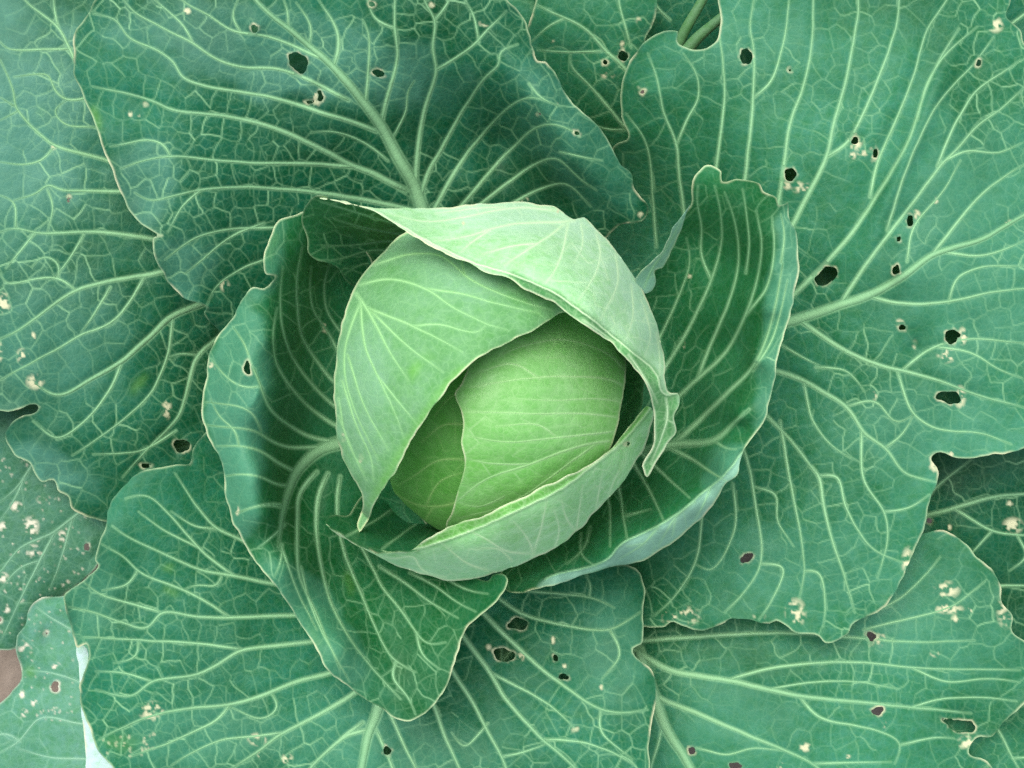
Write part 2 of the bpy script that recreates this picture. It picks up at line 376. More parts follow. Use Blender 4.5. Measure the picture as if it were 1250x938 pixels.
    for pts, w, I in lines:
        c = catmull(pts, 4.0); c = c + np.stack([noise(c[:, 0], c[:, 1], 8, seed), noise(c[:, 1], c[:, 0], 8, seed + 1)], 1) * .8
        g.line(vein, c, w, w, I, soft=1.0); L_ = np.zeros(g.U.shape); g.line(L_, c, w, w, 1, soft=2.5); H = H + L_ * 2.0
    # faces: every cell with a corner inside; outside corners are drawn onto the outline
    cell = ins[:-1, :-1] | ins[1:, :-1] | ins[:-1, 1:] | ins[1:, 1:]
    jj, ii = np.nonzero(cell); idx = lambda j, i: j * g.nu + i
    F = np.stack([idx(jj, ii), idx(jj + 1, ii), idx(jj + 1, ii + 1), idx(jj, ii + 1)], 1)
    X = np.where(ins, g.U, NX); Y = np.where(ins, g.V, NY)
    Hs = np.where(ins, H, g.sample(H, NX, NY))
    used = np.unique(F); remap = np.full(g.nu * g.nv, -1); remap[used] = np.arange(len(used)); F = remap[F]
    u, v, h = X.ravel()[used], Y.ravel()[used], Hs.ravel()[used]
    tone = np.stack([vein.ravel()[used], np.clip(sc, 0, 1).ravel()[used], un.ravel()[used], yo.ravel()[used]], 1)
    bm_ = bloom_sheen.ravel()[used]
    # rim: the edge of the blade turned down by its thickness
    e = np.concatenate([F[:, [0, 1]], F[:, [1, 2]], F[:, [2, 3]], F[:, [3, 0]]]); es = np.sort(e, 1)
    key = es[:, 0].astype(np.int64) * len(used) + es[:, 1]; _, first, cnt = np.unique(key, return_index=True, return_counts=True)
    be = e[first[cnt == 1]]; bv = np.unique(be); low = np.full(len(used), -1); low[bv] = len(used) + np.arange(len(bv))
    RF = np.stack([be[:, 1], be[:, 0], low[be[:, 0]], low[be[:, 1]]], 1)
    u, v, h = np.concatenate([u, u[bv]]), np.concatenate([v, v[bv]]), np.concatenate([h, h[bv] - rim])
    tone = np.concatenate([tone, tone[bv]]); bm_ = np.concatenate([bm_, bm_[bv]])
    x, y, z = P(u, v, h)
    o = make_mesh(name, np.stack([x, y, z], 1), np.concatenate([F, RF]), mat, tone, parent, True, bm_)
    if label: o['label'] = label
    # traced veins: raised strips that ride on the blade
    insf = ins.astype(float)
    for c, w0, w1 in tv:
        n = len(c); d = np.gradient(c, axis=0); nrm = np.stack([-d[:, 1], d[:, 0]], 1) / (np.hypot(*d.T)[:, None] + 1e-6)
        t = np.linspace(0, 1, n); w = (w0 * (1 - t) + w1 * t) * (1 + .1 * noise(c[:, 0], c[:, 1], 14, seed + 60)); ok = g.sample(insf, c[:, 0], c[:, 1]) > .6
        for sg in (-1, 1):
            q = c + nrm * (w / 2 + 1)[:, None] * sg; ok &= g.sample(insf, q[:, 0], q[:, 1]) > .6
        if ok.sum() < 3: continue
        if ok[-1] and ok[-2]: w = w * np.minimum(1, .25 + (1 - t) * n / 5)
        pk = .16 if w0 >= 9 else .075
        prof = [(-.5, -.03, .28), (-.28, .7 * pk, .8), (0, pk, 1), (.28, .7 * pk, .8), (.5, -.03, .28)]
        w = w * .92 * np.minimum(1, .55 + np.arange(n) / 6)
        lift = np.minimum(w * np.minimum(1, (1 - t) * 6 + .25), 9)
        co, tn = [], []
        for ox, oz, tv_ in prof:
            q = c + nrm * (w * ox)[:, None]; hh = g.sample(H, q[:, 0], q[:, 1]) + lift * oz + .08
            co.append(np.stack(P(q[:, 0], q[:, 1], hh), 1)); fade = (1 - .4 * t ** 1.5) * np.minimum(1, .45 + (1 - t) * n / 6) * np.minimum(1, .6 + np.arange(n) / 7)
            tn.append(np.stack([tv_ * fade, 0 * t, g.sample(un, q[:, 0], q[:, 1]), g.sample(yo, q[:, 0], q[:, 1])], 1))
        co, tn = np.stack(co, 1).reshape(-1, 3), np.stack(tn, 1).reshape(-1, 4)
        fs = [(5 * k + a, 5 * k + a + 1, 5 * k + a + 6, 5 * k + a + 5) for k in range(n - 1) if ok[k] and ok[k + 1] for a in range(4)]
        if not fs: continue
        fs = np.array(fs); us = np.unique(fs); rm = np.full(len(co), -1); rm[us] = np.arange(len(us))
        make_mesh('midrib' if w0 >= 9 else 'vein', co[us], rm[fs], mat, tn[us], o)
    return o

def empty(name, label, cat, loc, group=None):
    o = bpy.data.objects.new(name, None); o.empty_display_size = .02; scene.collection.objects.link(o)
    o['label'] = label; o['category'] = cat
    if group: o['group'] = group
    return o

def tube(name, pts, radii, mat, parent, sides=14, flat=1.0):
    c = catmull([q[:2] for q in pts], 6.0); t = np.linspace(0, 1, len(c)); tt = np.linspace(0, 1, len(pts))
    h = np.interp(t, tt, [q[2] for q in pts]); r = np.interp(t, tt, radii); co, fs = [], []
    d = np.gradient(c, axis=0); nr = np.stack([-d[:, 1], d[:, 0]], 1) / (np.hypot(*d.T)[:, None] + 1e-6)
    for k in range(len(c)):
        for a in range(sides):
            an = 2 * math.pi * a / sides; q = c[k] + nr[k] * r[k] * math.cos(an); co.append(P(q[0], q[1], h[k] + r[k] * flat * math.sin(an)))
    for k in range(len(c) - 1):
        for a in range(sides):
            b = (a + 1) % sides; fs.append((k * sides + a, k * sides + b, (k + 1) * sides + b, (k + 1) * sides + a))
    fs += [tuple(range(sides))[::-1], tuple(range((len(c) - 1) * sides, len(c) * sides))]
    return make_mesh(name, co, fs, mat, np.zeros((len(co), 4)), parent)

# ------------------------------------------------------------------ soil
def soil_mat():
    m = bpy.data.materials.new('dry_soil'); m.use_nodes = True; nt = m.node_tree; pb = nt.nodes['Principled BSDF']
    tc = nd(nt, 'ShaderNodeTexCoord'); n1 = nd(nt, 'ShaderNodeTexNoise'); n1.inputs['Scale'].default_value = 60; n1.inputs['Detail'].default_value = 8
    nt.links.new(tc.outputs['Object'], n1.inputs['Vector'])
    n2 = nd(nt, 'ShaderNodeTexNoise'); n2.inputs['Scale'].default_value = 700; n2.inputs['Detail'].default_value = 4; nt.links.new(tc.outputs['Object'], n2.inputs['Vector'])
    col = mixc(nt, mathn(nt, 'MULTIPLY_ADD', n1.outputs[0], 1.6, -.3, clamp=True), (0.15, 0.115, 0.085), (0.33, 0.265, 0.21))
    col = mixc(nt, mathn(nt, 'MULTIPLY', n2.outputs[0], .35), col, (0.12, 0.09, 0.07))
    nt.links.new(col, pb.inputs['Base Color']); pb.inputs['Roughness'].default_value = .95
    bp = nd(nt, 'ShaderNodeBump'); bp.inputs['Strength'].default_value = .8; bp.inputs['Distance'].default_value = .004
    nt.links.new(n1.outputs[0], bp.inputs['Height']); nt.links.new(bp.outputs[0], pb.inputs['Normal'])
    return m
def soil():
    n = 161; a = np.linspace(-1, 1, n); a = np.sign(a) * np.abs(a) ** 2.2 * 2.5; X, Y = np.meshgrid(a, a)
    Z = -0.20 + .006 * noise(X * 1000, Y * 1000, 60, 3) + .003 * noise(X * 1000, Y * 1000, 21, 4)
    # a drying crack through the bare patch at the lower left
    cy = -0.221 - .25 * (X + .389) + .003 * noise(X * 1000, 0 * X, 12, 8); near = np.abs(Y - cy)
    Z = Z - .016 * np.clip(1 - near / .006, 0, 1) * (np.abs(X + .38) < .14)
    j, i = np.meshgrid(np.arange(n - 1), np.arange(n - 1), indexing='ij'); k = (j * n + i).ravel()
    o = make_mesh('soil', np.stack([X, Y, Z], 2).reshape(-1, 3), np.stack([k, k + 1, k + n + 1, k + n], 1), soil_mat())
    o['kind'] = 'structure'; o['label'] = 'pale brown cracked dry soil under the cabbages'; return o
soil()

# ------------------------------------------------------------------ the cabbage
cab = empty('cabbage', 'large green cabbage with pale round head and wide spreading leaves', 'cabbage', (0, 0, 0))
tube('stem', [(600, 480, -290), (605, 478, -190), (610, 474, -5)], [38, 34, 40], M_STALK, cab)

# left leaf, under the upper-left one
leaf('outer_leaf', cab, [(-60, -60), (130, -50), (250, 90), (330, 270), (440, 360), (580, 450), (570, 490), (440, 500), (340, 500), (290, 545), (250, 600), (180, 640)] +
     T(4, [(330, 930), (260, 905), (230, 885), (220, 855), (180, 830), (168, 800), (135, 803), (95, 745), (45, 720), (20, 660), (35, 620), (80, 590), (115, 577), (124, 565), (112, 556), (95, 560), (40, 577), (0, 580)]) + [(-60, 505), (-70, 200)],
     [(4, 9, 3.2, [(760, 180), (690, 215), (620, 245), (540, 280), (480, 340), (380, 425), (300, 470), (180, 530), (110, 490)]),
      (4, 6, 2.5, [(620, 100), (500, 140), (400, 155), (240, 195), (130, 270), (60, 320), (0, 350)]),
      (4, 5.5, 2, [(760, 280), (690, 350), (630, 400), (600, 490), (570, 590), (450, 720), (390, 790)]),
      (4, 3, 1.8, [(460, 150), (400, 250), (350, 300), (260, 335), (200, 370), (90, 430), (0, 480)]),
      (4, 3, 1.6, [(350, 185), (300, 270), (258, 330)]),
      (4, 3.2, 1.6, [(550, 285), (530, 410), (480, 520), (400, 600), (320, 660), (230, 720)]),
      (4, 3, 1.8, [(385, 425), (360, 490), (280, 600), (180, 665), (105, 610)]),
      (4, 2.5, 1.6, [(560, 640), (450, 705), (295, 715)]),
      (4, 2.4, 1.6, [(625, 400), (560, 395), (530, 410)]),
      (4, 2.8, 1.6, [(240, 195), (185, 155), (100, 160), (20, 175), (0, 140)]),
      (4, 2.4, 1.6, [(185, 155), (190, 110), (140, 85), (100, 120)]),
      (1, 6, 2.2, [(700, 880), (545, 855), (340, 830), (130, 835), (50, 815), (0, 830)]),
      (1, 2.5, 1.6, [(55, 815), (50, 720), (0, 700)]),
      (1, 2.5, 1.6, [(300, 840), (250, 925), (190, 1000)]),
      (1, 2.5, 1.6, [(125, 835), (80, 890), (20, 960)]),
      (1, 4.5, 1.8, [(500, 690), (420, 685), (300, 682), (210, 680), (170, 655), (140, 690), (50, 718)]),
      (1, 4.5, 2, [(440, 590), (370, 570), (270, 545), (190, 520), (110, 450), (50, 375), (50, 330), (0, 215)]),
      (1, 2.4, 1.6, [(190, 530), (150, 575), (80, 590), (0, 580)]),
      (1, 2.4, 1.6, [(50, 380), (0, 350)]), (1, 2.2, 1.5, [(60, 400), (0, 430)]),
      (1, 3, 1.8, [(330, 345), (240, 360), (190, 320), (180, 270), (50, 275)]),
      (1, 4, 1.8, [(285, 250), (250, 180), (210, 100), (150, 50), (90, 5), (60, -40)]),
      (1, 2.6, 1.8, [(210, 100), (195, 40), (190, -20)]),
      (1, 3, 1.8, [(255, 175), (130, 178), (20, 175), (0, 150)]),
      (1, 2.2, 1.5, [(340, 455), (230, 445), (190, 395), (240, 360)]),
      (1, 2.2, 1.5, [(170, 680), (190, 740), (170, 830)])],
     tps([(260, 370, -30), (120, 330, -10), (0, 200, -10), (60, 100, -14), (150, 60, -25), (150, 200, -27), (100, 540, -16), (15, 530, -15), (60, 590, -22), (130, 635, -30), (220, 550, -32), (0, 400, -6), (-60, 0, -15), (-60, 500, -15), (330, 430, -42)]),
     M_OUT, 'wide left leaf notched near its lower tip, half under the upper one', holes=[ellipse(4, 578, 688, 32, 26), ellipse(4, 465, 752, 22, 9, -12), ellipse(1, 248, 712, 6, 14)],
     scars=[(4, 112, 485, 30, 26, .1), (4, 70, 405, 20, 26, .1), (4, 12, 235, 22, 34, .6), (4, 530, 570, 16, 36, -.1), (4, 105, 340, 10, 14, 0), (4, 0, 390, 10, 30, .4), (1, 192, 525, 10, 14, .3)],
     young=[(ellipse(1, 215, 240, 16, 14), .7), (ellipse(1, 140, 400, 18, 22), .8), (ellipse(4, 440, 495, 45, 12, -50), .5)], t3=27, bloom_sheens=[(20, 150, 120, 190, 10, .75), (60, 420, 110, 120, 0, .35), (60, 575, 70, 35, 20, .6)], drop=-22, seed=101, relief=1.3, brown=.1)

# lower-right leaf
leaf('outer_leaf', cab, T(9, [(905, 262), (960, 250), (1000, 265), (1040, 295), (1060, 325), (1110, 360), (1135, 410), (1138, 460), (1170, 500), (1172, 545), (1200, 570)]) + [(1270, 800), (1266, 840)] +
     T(9, [(1195, 760), (1140, 810), (1110, 850), (1060, 850), (1045, 895), (1080, 910), (1110, 935)]) + [(1220, 980), (1100, 1010), (850, 1010), (760, 980), (735, 900), (735, 820), (760, 750), (850, 710), (1000, 690), (1090, 665)],
     [(9, 15, 8, [(90, 600), (140, 740), (170, 820), (220, 900), (270, 980), (330, 1060)]),
      (9, 7, 2.6, [(70, 590), (100, 610), (180, 655), (350, 685), (560, 730), (750, 750), (950, 770), (1050, 780)]),
      (9, 3.4, 1.8, [(350, 685), (450, 655), (600, 635), (750, 635), (900, 650), (1190, 655)]),
      (9, 5, 2, [(60, 575), (110, 570), (290, 558), (420, 550), (560, 550), (700, 562), (900, 575), (1060, 570)]),
      (9, 6, 2.6, [(130, 720), (150, 735), (250, 775), (400, 840), (520, 890), (600, 930), (660, 990)]),
      (9, 3.2, 1.8, [(560, 735), (610, 790), (780, 830), (850, 870), (830, 925)]),
      (9, 3, 1.8, [(160, 820), (150, 870), (130, 930), (120, 990)]),
      (9, 2.8, 1.6, [(600, 925), (820, 920)]), (9, 2.5, 1.6, [(850, 870), (950, 850), (1000, 852)]),
      (9, 2.4, 1.5, [(740, 540), (800, 525), (900, 500), (1000, 470), (1090, 400)]),
      (9, 2.6, 1.6, [(720, 500), (830, 460), (920, 380), (960, 330)]),
      (9, 2.2, 1.5, [(880, 650), (980, 690), (1100, 680), (1190, 690)]), (9, 2.2, 1.5, [(870, 765), (960, 740), (1090, 735), (1180, 745)]),
      (9, 2.2, 1.5, [(470, 710), (600, 690), (720, 690), (840, 710)]),
      (9, 2.2, 1.5, [(260, 880), (350, 900), (420, 880), (520, 890)])],
     tps([(790, 800, -30), (750, 900, -42), (950, 800, -24), (1150, 700, -22), (1230, 780, -18), (1100, 900, -24), (950, 950, -25), (850, 950, -32), (1190, 900, -22), (1150, 650, -26), (1000, 700, -34)]),
     M_RIGHT, 'lower right leaf with a torn hole and corky scars', holes=[T(9, [(948, 786), (975, 792), (1005, 797), (1062, 806), (1072, 828), (1040, 842), (1000, 838), (978, 815)]),
       T(9, [(742, 542), (765, 545), (782, 555), (770, 568), (760, 590), (754, 570)]), ellipse(9, 780, 775, 19, 15), ellipse(9, 375, 930, 24, 12), ellipse(9, 246, 888, 15, 14)],
     scars=[(9, 980, 425, 38, 26, .2), (9, 985, 480, 44, 14, .1), (9, 1010, 507, 18, 12, .2), (9, 945, 606, 14, 12, .4), (9, 572, 878, 18, 14, .3), (9, 1150, 490, 26, 46, .2), (9, 800, 812, 8, 10, .5), (9, 790, 568, 14, 22, .3), (9, 697, 905, 8, 6, .8), (9, 500, 930, 10, 10, .2), (9, 1050, 865, 40, 22, .3), (9, 1045, 485, 10, 8, .4)],
     t3=27, bloom_sheens=[(1150, 760, 110, 90, 0, .45), (900, 880, 130, 60, 20, .3)], drop=-14, seed=202, brown=.55, relief=1.1)

# right-hand dark leaf, far below
leaf('outer_leaf', cab, [(1080, 560), (1130, 530), (1230, 520), (1330, 540), (1340, 700), (1300, 770), (1230, 790), (1150, 760), (1080, 690)],
     [(9, 6, 3, [(800, 245), (920, 210), (1000, 190), (1100, 160), (1250, 145)]), (9, 3, 1.8, [(1000, 190), (1110, 255), (1200, 268), (1300, 270)]), (9, 3.2, 1.8, [(900, 200), (945, 135), (1050, 50)]),
      (9, 4, 2, [(1060, 420), (1140, 413), (1250, 412)]), (9, 2.4, 1.6, [(1110, 255), (1060, 310), (1030, 340)]), (9, 2.4, 1.6, [(1180, 265), (1210, 330), (1160, 370)])],
     tps([(1100, 640, -70), (1180, 600, -55), (1250, 620, -55), (1330, 700, -60), (1200, 740, -62), (1300, 540, -58)]), M_OUT, 'dark low leaf at the right edge behind the scarred one',
     holes=[ellipse(9, 928, 226, 10, 9)], scars=[(9, 1170, 240, 30, 24, .25), (9, 1165, 180, 14, 14, -.2), (9, 985, 245, 10, 10, .1)], t3=34, drop=-20, seed=303)

# small upper leaf behind the gap
leaf('outer_leaf', cab, [(655, -50), (652, 4), (644, 35), (640, 80), (660, 130), (700, 170), (735, 190), (760, 195), (785, 160), (780, 100), (790, 50), (800, 20), (803, -10), (800, -50)],
     [(2, 5, 2.2, [(1120, 330), (1060, 240), (1000, 190), (930, 110), (850, 65), (790, 40), (745, 15)]), (2, 2.6, 1.8, [(980, 185), (860, 187), (750, 180)]),
      (2, 4, 2.2, [(1110, 500), (1050, 440), (950, 320), (865, 230), (870, 190)]), (2, 2.8, 1.8, [(1085, 170), (1060, 80), (1040, 0), (1040, -60)]), (2, 2.4, 1.8, [(1060, 465), (980, 460), (940, 440)]), (2, 2.2, 1.6, [(850, 65), (780, 100), (730, 150)])],
     tps([(700, 20, -30), (780, 20, -28), (660, 60, -40), (740, 100, -40), (760, 180, -62), (690, 150, -52), (720, -40, -30)]), M_RIGHT, 'small leaf with two round holes behind the upper leaves',
     holes=[ellipse(2, 1055, 198, 21, 25), ellipse(2, 993, 226, 12, 12)], scars=[(2, 800, 145, 12, 8, .3), (2, 1055, 160, 10, 14, .3), (2, 1000, 270, 26, 14, -.3), (2, 1112, 75, 10, 14, .3)], t3=34, drop=-14, seed=404, brown=.5)

# mottled old leaf, lower left
leaf('outer_leaf', cab, [(-80, 470), (60, 450), (150, 540), (146, 640), (118, 690), (100, 708), (78, 726), (52, 756), (26, 786), (0, 796), (-80, 800)],
     [(7, 4, 2.2, [(300, 120), (230, 170), (160, 225), (60, 270), (0, 345), (-60, 400)]), (7, 3, 2, [(220, 180), (190, 290), (150, 400)]), (7, 3, 2, [(165, 225), (120, 310), (50, 450), (0, 560)]),
      (7, 4, 2.2, [(130, -20), (90, 30), (50, 90), (0, 130)]), (7, 2.8, 2, [(80, 45), (40, 130), (0, 190)]), (7, 2.4, 1.8, [(120, 310), (60, 330), (0, 400)])],
     tps([(0, 560, -50), (100, 600, -50), (60, 700, -48), (110, 690, -55), (0, 790, -55), (-60, 650, -48)]), M_OLD, 'dull low leaf at lower left, freckled with pale scars',
     holes=[ellipse(7, 262, 268, 12, 16), ellipse(7, 0, 490, 8, 10)], scars=[(7, 95, 205, 24, 32, .0), (7, 125, 125, 16, 12, .3), (7, 50, 145, 20, 16, .4), (7, 10, 205, 18, 14, .5), (7, 10, 360, 18, 16, .5), (7, 100, 280, 26, 20, -.1), (7, 190, 235, 16, 18, .0), (7, 200, 380, 14, 16, -.1), (7, 60, 495, 14, 12, .4), (7, 20, 458, 12, 10, .4), (7, 240, 200, 12, 14, .4)],
     specks=[(7, -30, 0, 290, 400, 80, 1.2), (7, -30, 330, 180, 570, 34, 1.2)], t3=36, i3=.25, i4=.12, drop=-25, seed=505, ripple=4)

# lower-left leaf, the widest below the head
BLm = leaf('outer_leaf', cab, T(4, [(690, 600), (655, 645), (615, 690), (600, 746), (560, 750), (500, 760), (420, 790), (370, 840), (345, 890)]) +
     T(7, [(325, 160), (320, 205), (298, 262), (288, 310), (300, 322), (262, 365), (200, 408), (194, 440), (210, 510), (236, 574), (262, 562), (268, 610), (245, 680), (245, 750), (275, 830), (300, 890), (340, 938)]) +
     [(170, 990), (300, 1020), (500, 1030), (700, 1020), (785, 990)] + T(8, [(1180, 918), (1172, 850), (1185, 770), (1200, 650), (1188, 598), (1130, 547), (1125, 525), (1150, 510), (1160, 450), (1152, 390), (1158, 320), (1140, 262), (1105, 248)]) +
     [(700, 680), (650, 600), (615, 505), (580, 500), (500, 560), (420, 590), (330, 545), (290, 490)],
     [(8, 16, 8, [(330, 560), (290, 670), (270, 740), (245, 800), (225, 900), (205, 1000)]),
      (8, 5, 2.6, [(250, 790), (170, 810), (110, 860), (40, 930), (-20, 1000)]),
      (8, 4, 2, [(268, 790), (300, 860), (330, 940), (350, 1000)]),
      (7, 5.5, 3, [(1100, 690), (1042, 730), (920, 800), (850, 835), (790, 880), (700, 940)]),
      (7, 4.5, 3, [(1100, 800), (1042, 840), (940, 938)]),
      (7, 5.5, 2, [(1080, 620), (1000, 650), (900, 675), (800, 715), (700, 745), (580, 755), (440, 785), (300, 850)]),
      (7, 3, 1.8, [(695, 745), (660, 790), (580, 830), (490, 870), (400, 900)]),
      (7, 2.8, 1.8, [(860, 830), (780, 840), (680, 850), (580, 890), (520, 930)]),
      (7, 5, 2, [(1010, 545), (940, 555), (800, 570), (730, 580), (650, 630), (595, 655), (460, 675), (400, 720), (290, 700)]),
      (7, 3.2, 1.8, [(730, 577), (600, 560), (420, 550), (330, 545), (255, 540)]),
      (7, 2.4, 1.6, [(460, 675), (380, 650), (290, 645)]), (7, 2.2, 1.5, [(420, 552), (415, 600), (345, 620)]),
      (7, 4.5, 2, [(960, 470), (880, 475), (800, 478), (690, 482), (600, 480), (485, 466), (450, 515), (380, 500), (280, 465), (210, 450)]),
      (7, 2.6, 1.6, [(485, 466), (400, 440), (300, 410), (250, 370)]),
      (7, 3, 1.8, [(690, 477), (620, 430), (560, 400), (480, 370), (415, 340), (380, 300), (310, 260)]),
      (7, 2.4, 1.6, [(415, 340), (390, 380), (310, 400)]),
      (7, 4.5, 2, [(900, 385), (820, 378), (710, 355), (600, 335), (500, 290), (390, 240), (340, 205)]),
      (7, 3, 1.8, [(710, 355), (660, 320), (610, 280), (510, 165), (440, 110), (380, 120)]),
      (7, 2.4, 1.6, [(610, 275), (540, 240), (470, 200), (420, 160)]),
      (7, 4, 1.8, [(800, 290), (720, 240), (655, 212), (600, 150), (560, 90), (530, 45)]), (7, 2.4, 1.6, [(655, 212), (590, 205), (520, 160)]),
      (7, 2.4, 1.6, [(670, 360), (660, 390), (590, 380), (555, 400)]), (7, 2.4, 1.6, [(820, 710), (845, 750), (800, 790), (690, 750)]),
      (8, 4, 2.2, [(290, 690), (320, 745), (360, 840), (400, 918), (420, 980)]),
      (8, 5, 2.6, [(430, 640), (465, 720), (500, 820), (545, 918), (570, 980)]),
      (8, 5, 2.6, [(470, 510), (525, 600), (590, 700), (640, 800), (690, 890), (720, 980)]),
      (8, 6, 2.6, [(500, 390), (565, 490), (640, 590), (700, 690), (770, 770), (830, 830), (930, 918), (980, 980)]),
      (8, 3, 1.8, [(655, 605), (780, 670), (860, 720), (930, 790)]), (8, 2.8, 1.8, [(830, 822), (940, 830), (1040, 860), (1130, 910)]),
      (8, 5.5, 2.2, [(560, 340), (630, 410), (720, 500), (830, 600), (920, 665), (1015, 725), (1090, 735), (1170, 725)]),
      (8, 2.4, 1.6, [(1015, 725), (1010, 790), (1120, 890)]),
      (8, 4.2, 2, [(620, 310), (690, 365), (760, 410), (850, 435), (1045, 460), (1110, 425), (1145, 400)]), (8, 2.6, 1.8, [(1045, 460), (1080, 540), (1020, 620)]),
      (8, 2.6, 1.6, [(760, 330), (870, 340), (975, 350), (1060, 385)]), (8, 2.2, 1.5, [(975, 350), (985, 310), (960, 270)]),
      (8, 2.2, 1.5, [(690, 880), (780, 860), (850, 830)]), (8, 2.2, 1.5, [(640, 770), (560, 850), (520, 800)])],
     tps([(480, 740, -12), (250, 540, 2), (140, 610, 3), (85, 730, 6), (100, 850, 2), (140, 950, -5), (300, 750, 0), (440, 940, -6), (650, 900, 5), (790, 900, 12), (800, 840, 15), (776, 800, 11), (785, 720, 22), (760, 692, 22), (640, 720, 3), (560, 820, 0), (300, 1000, -10), (330, 560, -12), (200, 680, 6), (200, 860, 2)]),
     M_BOTTOM, 'broad lowest leaf below the head with ragged left edge', holes=[ellipse(8, 742, 440, 40, 24, -10), ellipse(8, 695, 541, 40, 27), ellipse(8, 868, 555, 11, 13), ellipse(8, 893, 615, 24, 11, 12), ellipse(8, 308, 860, 14, 18, -30), ellipse(8, 928, 792, 11, 5, -30), ellipse(8, 645, 520, 7, 5)],
     scars=[(8, 748, 550, 16, 14, .4), (8, 855, 494, 10, 14, .7), (7, 460, 765, 40, 30, -.1), (7, 780, 850, 30, 20, -.1), (7, 870, 915, 20, 22, .1), (7, 795, 895, 16, 14, .2), (8, 895, 578, 8, 10, .3), (8, 1018, 650, 8, 10, .2)],
     specks=[(7, 300, 840, 400, 900, 16, 1.6), (7, 425, 835, 475, 895, 10, 2.2)], young=[(ellipse(7, 370, 860, 60, 28), .25), (ellipse(7, 510, 330, 20, 10), .5), (ellipse(7, 520, 405, 30, 10, 30), .4)], t3=25, bloom_sheens=[(110, 700, 40, 120, 0, .35), (480, 910, 160, 60, 0, .35), (745, 780, 60, 110, 10, .5), (250, 900, 120, 50, 0, .4)], seed=606, relief=1.2, brown=.2)
leaf('folded_margin', BLm, [(96, 786), (107, 798), (104, 835), (104, 862), (117, 895), (130, 920), (150, 948), (150, 1000), (110, 1000), (104, 935), (101, 880), (96, 835)], [],
     tps([(100, 800, -14), (105, 880, -14), (130, 960, -14), (108, 990, -16)]), M_FOLD, 'white bloomed underside of the turned leaf margin', i3=.1, i4=.0, seed=607, ripple=1, brown=0, rimtone=.2)

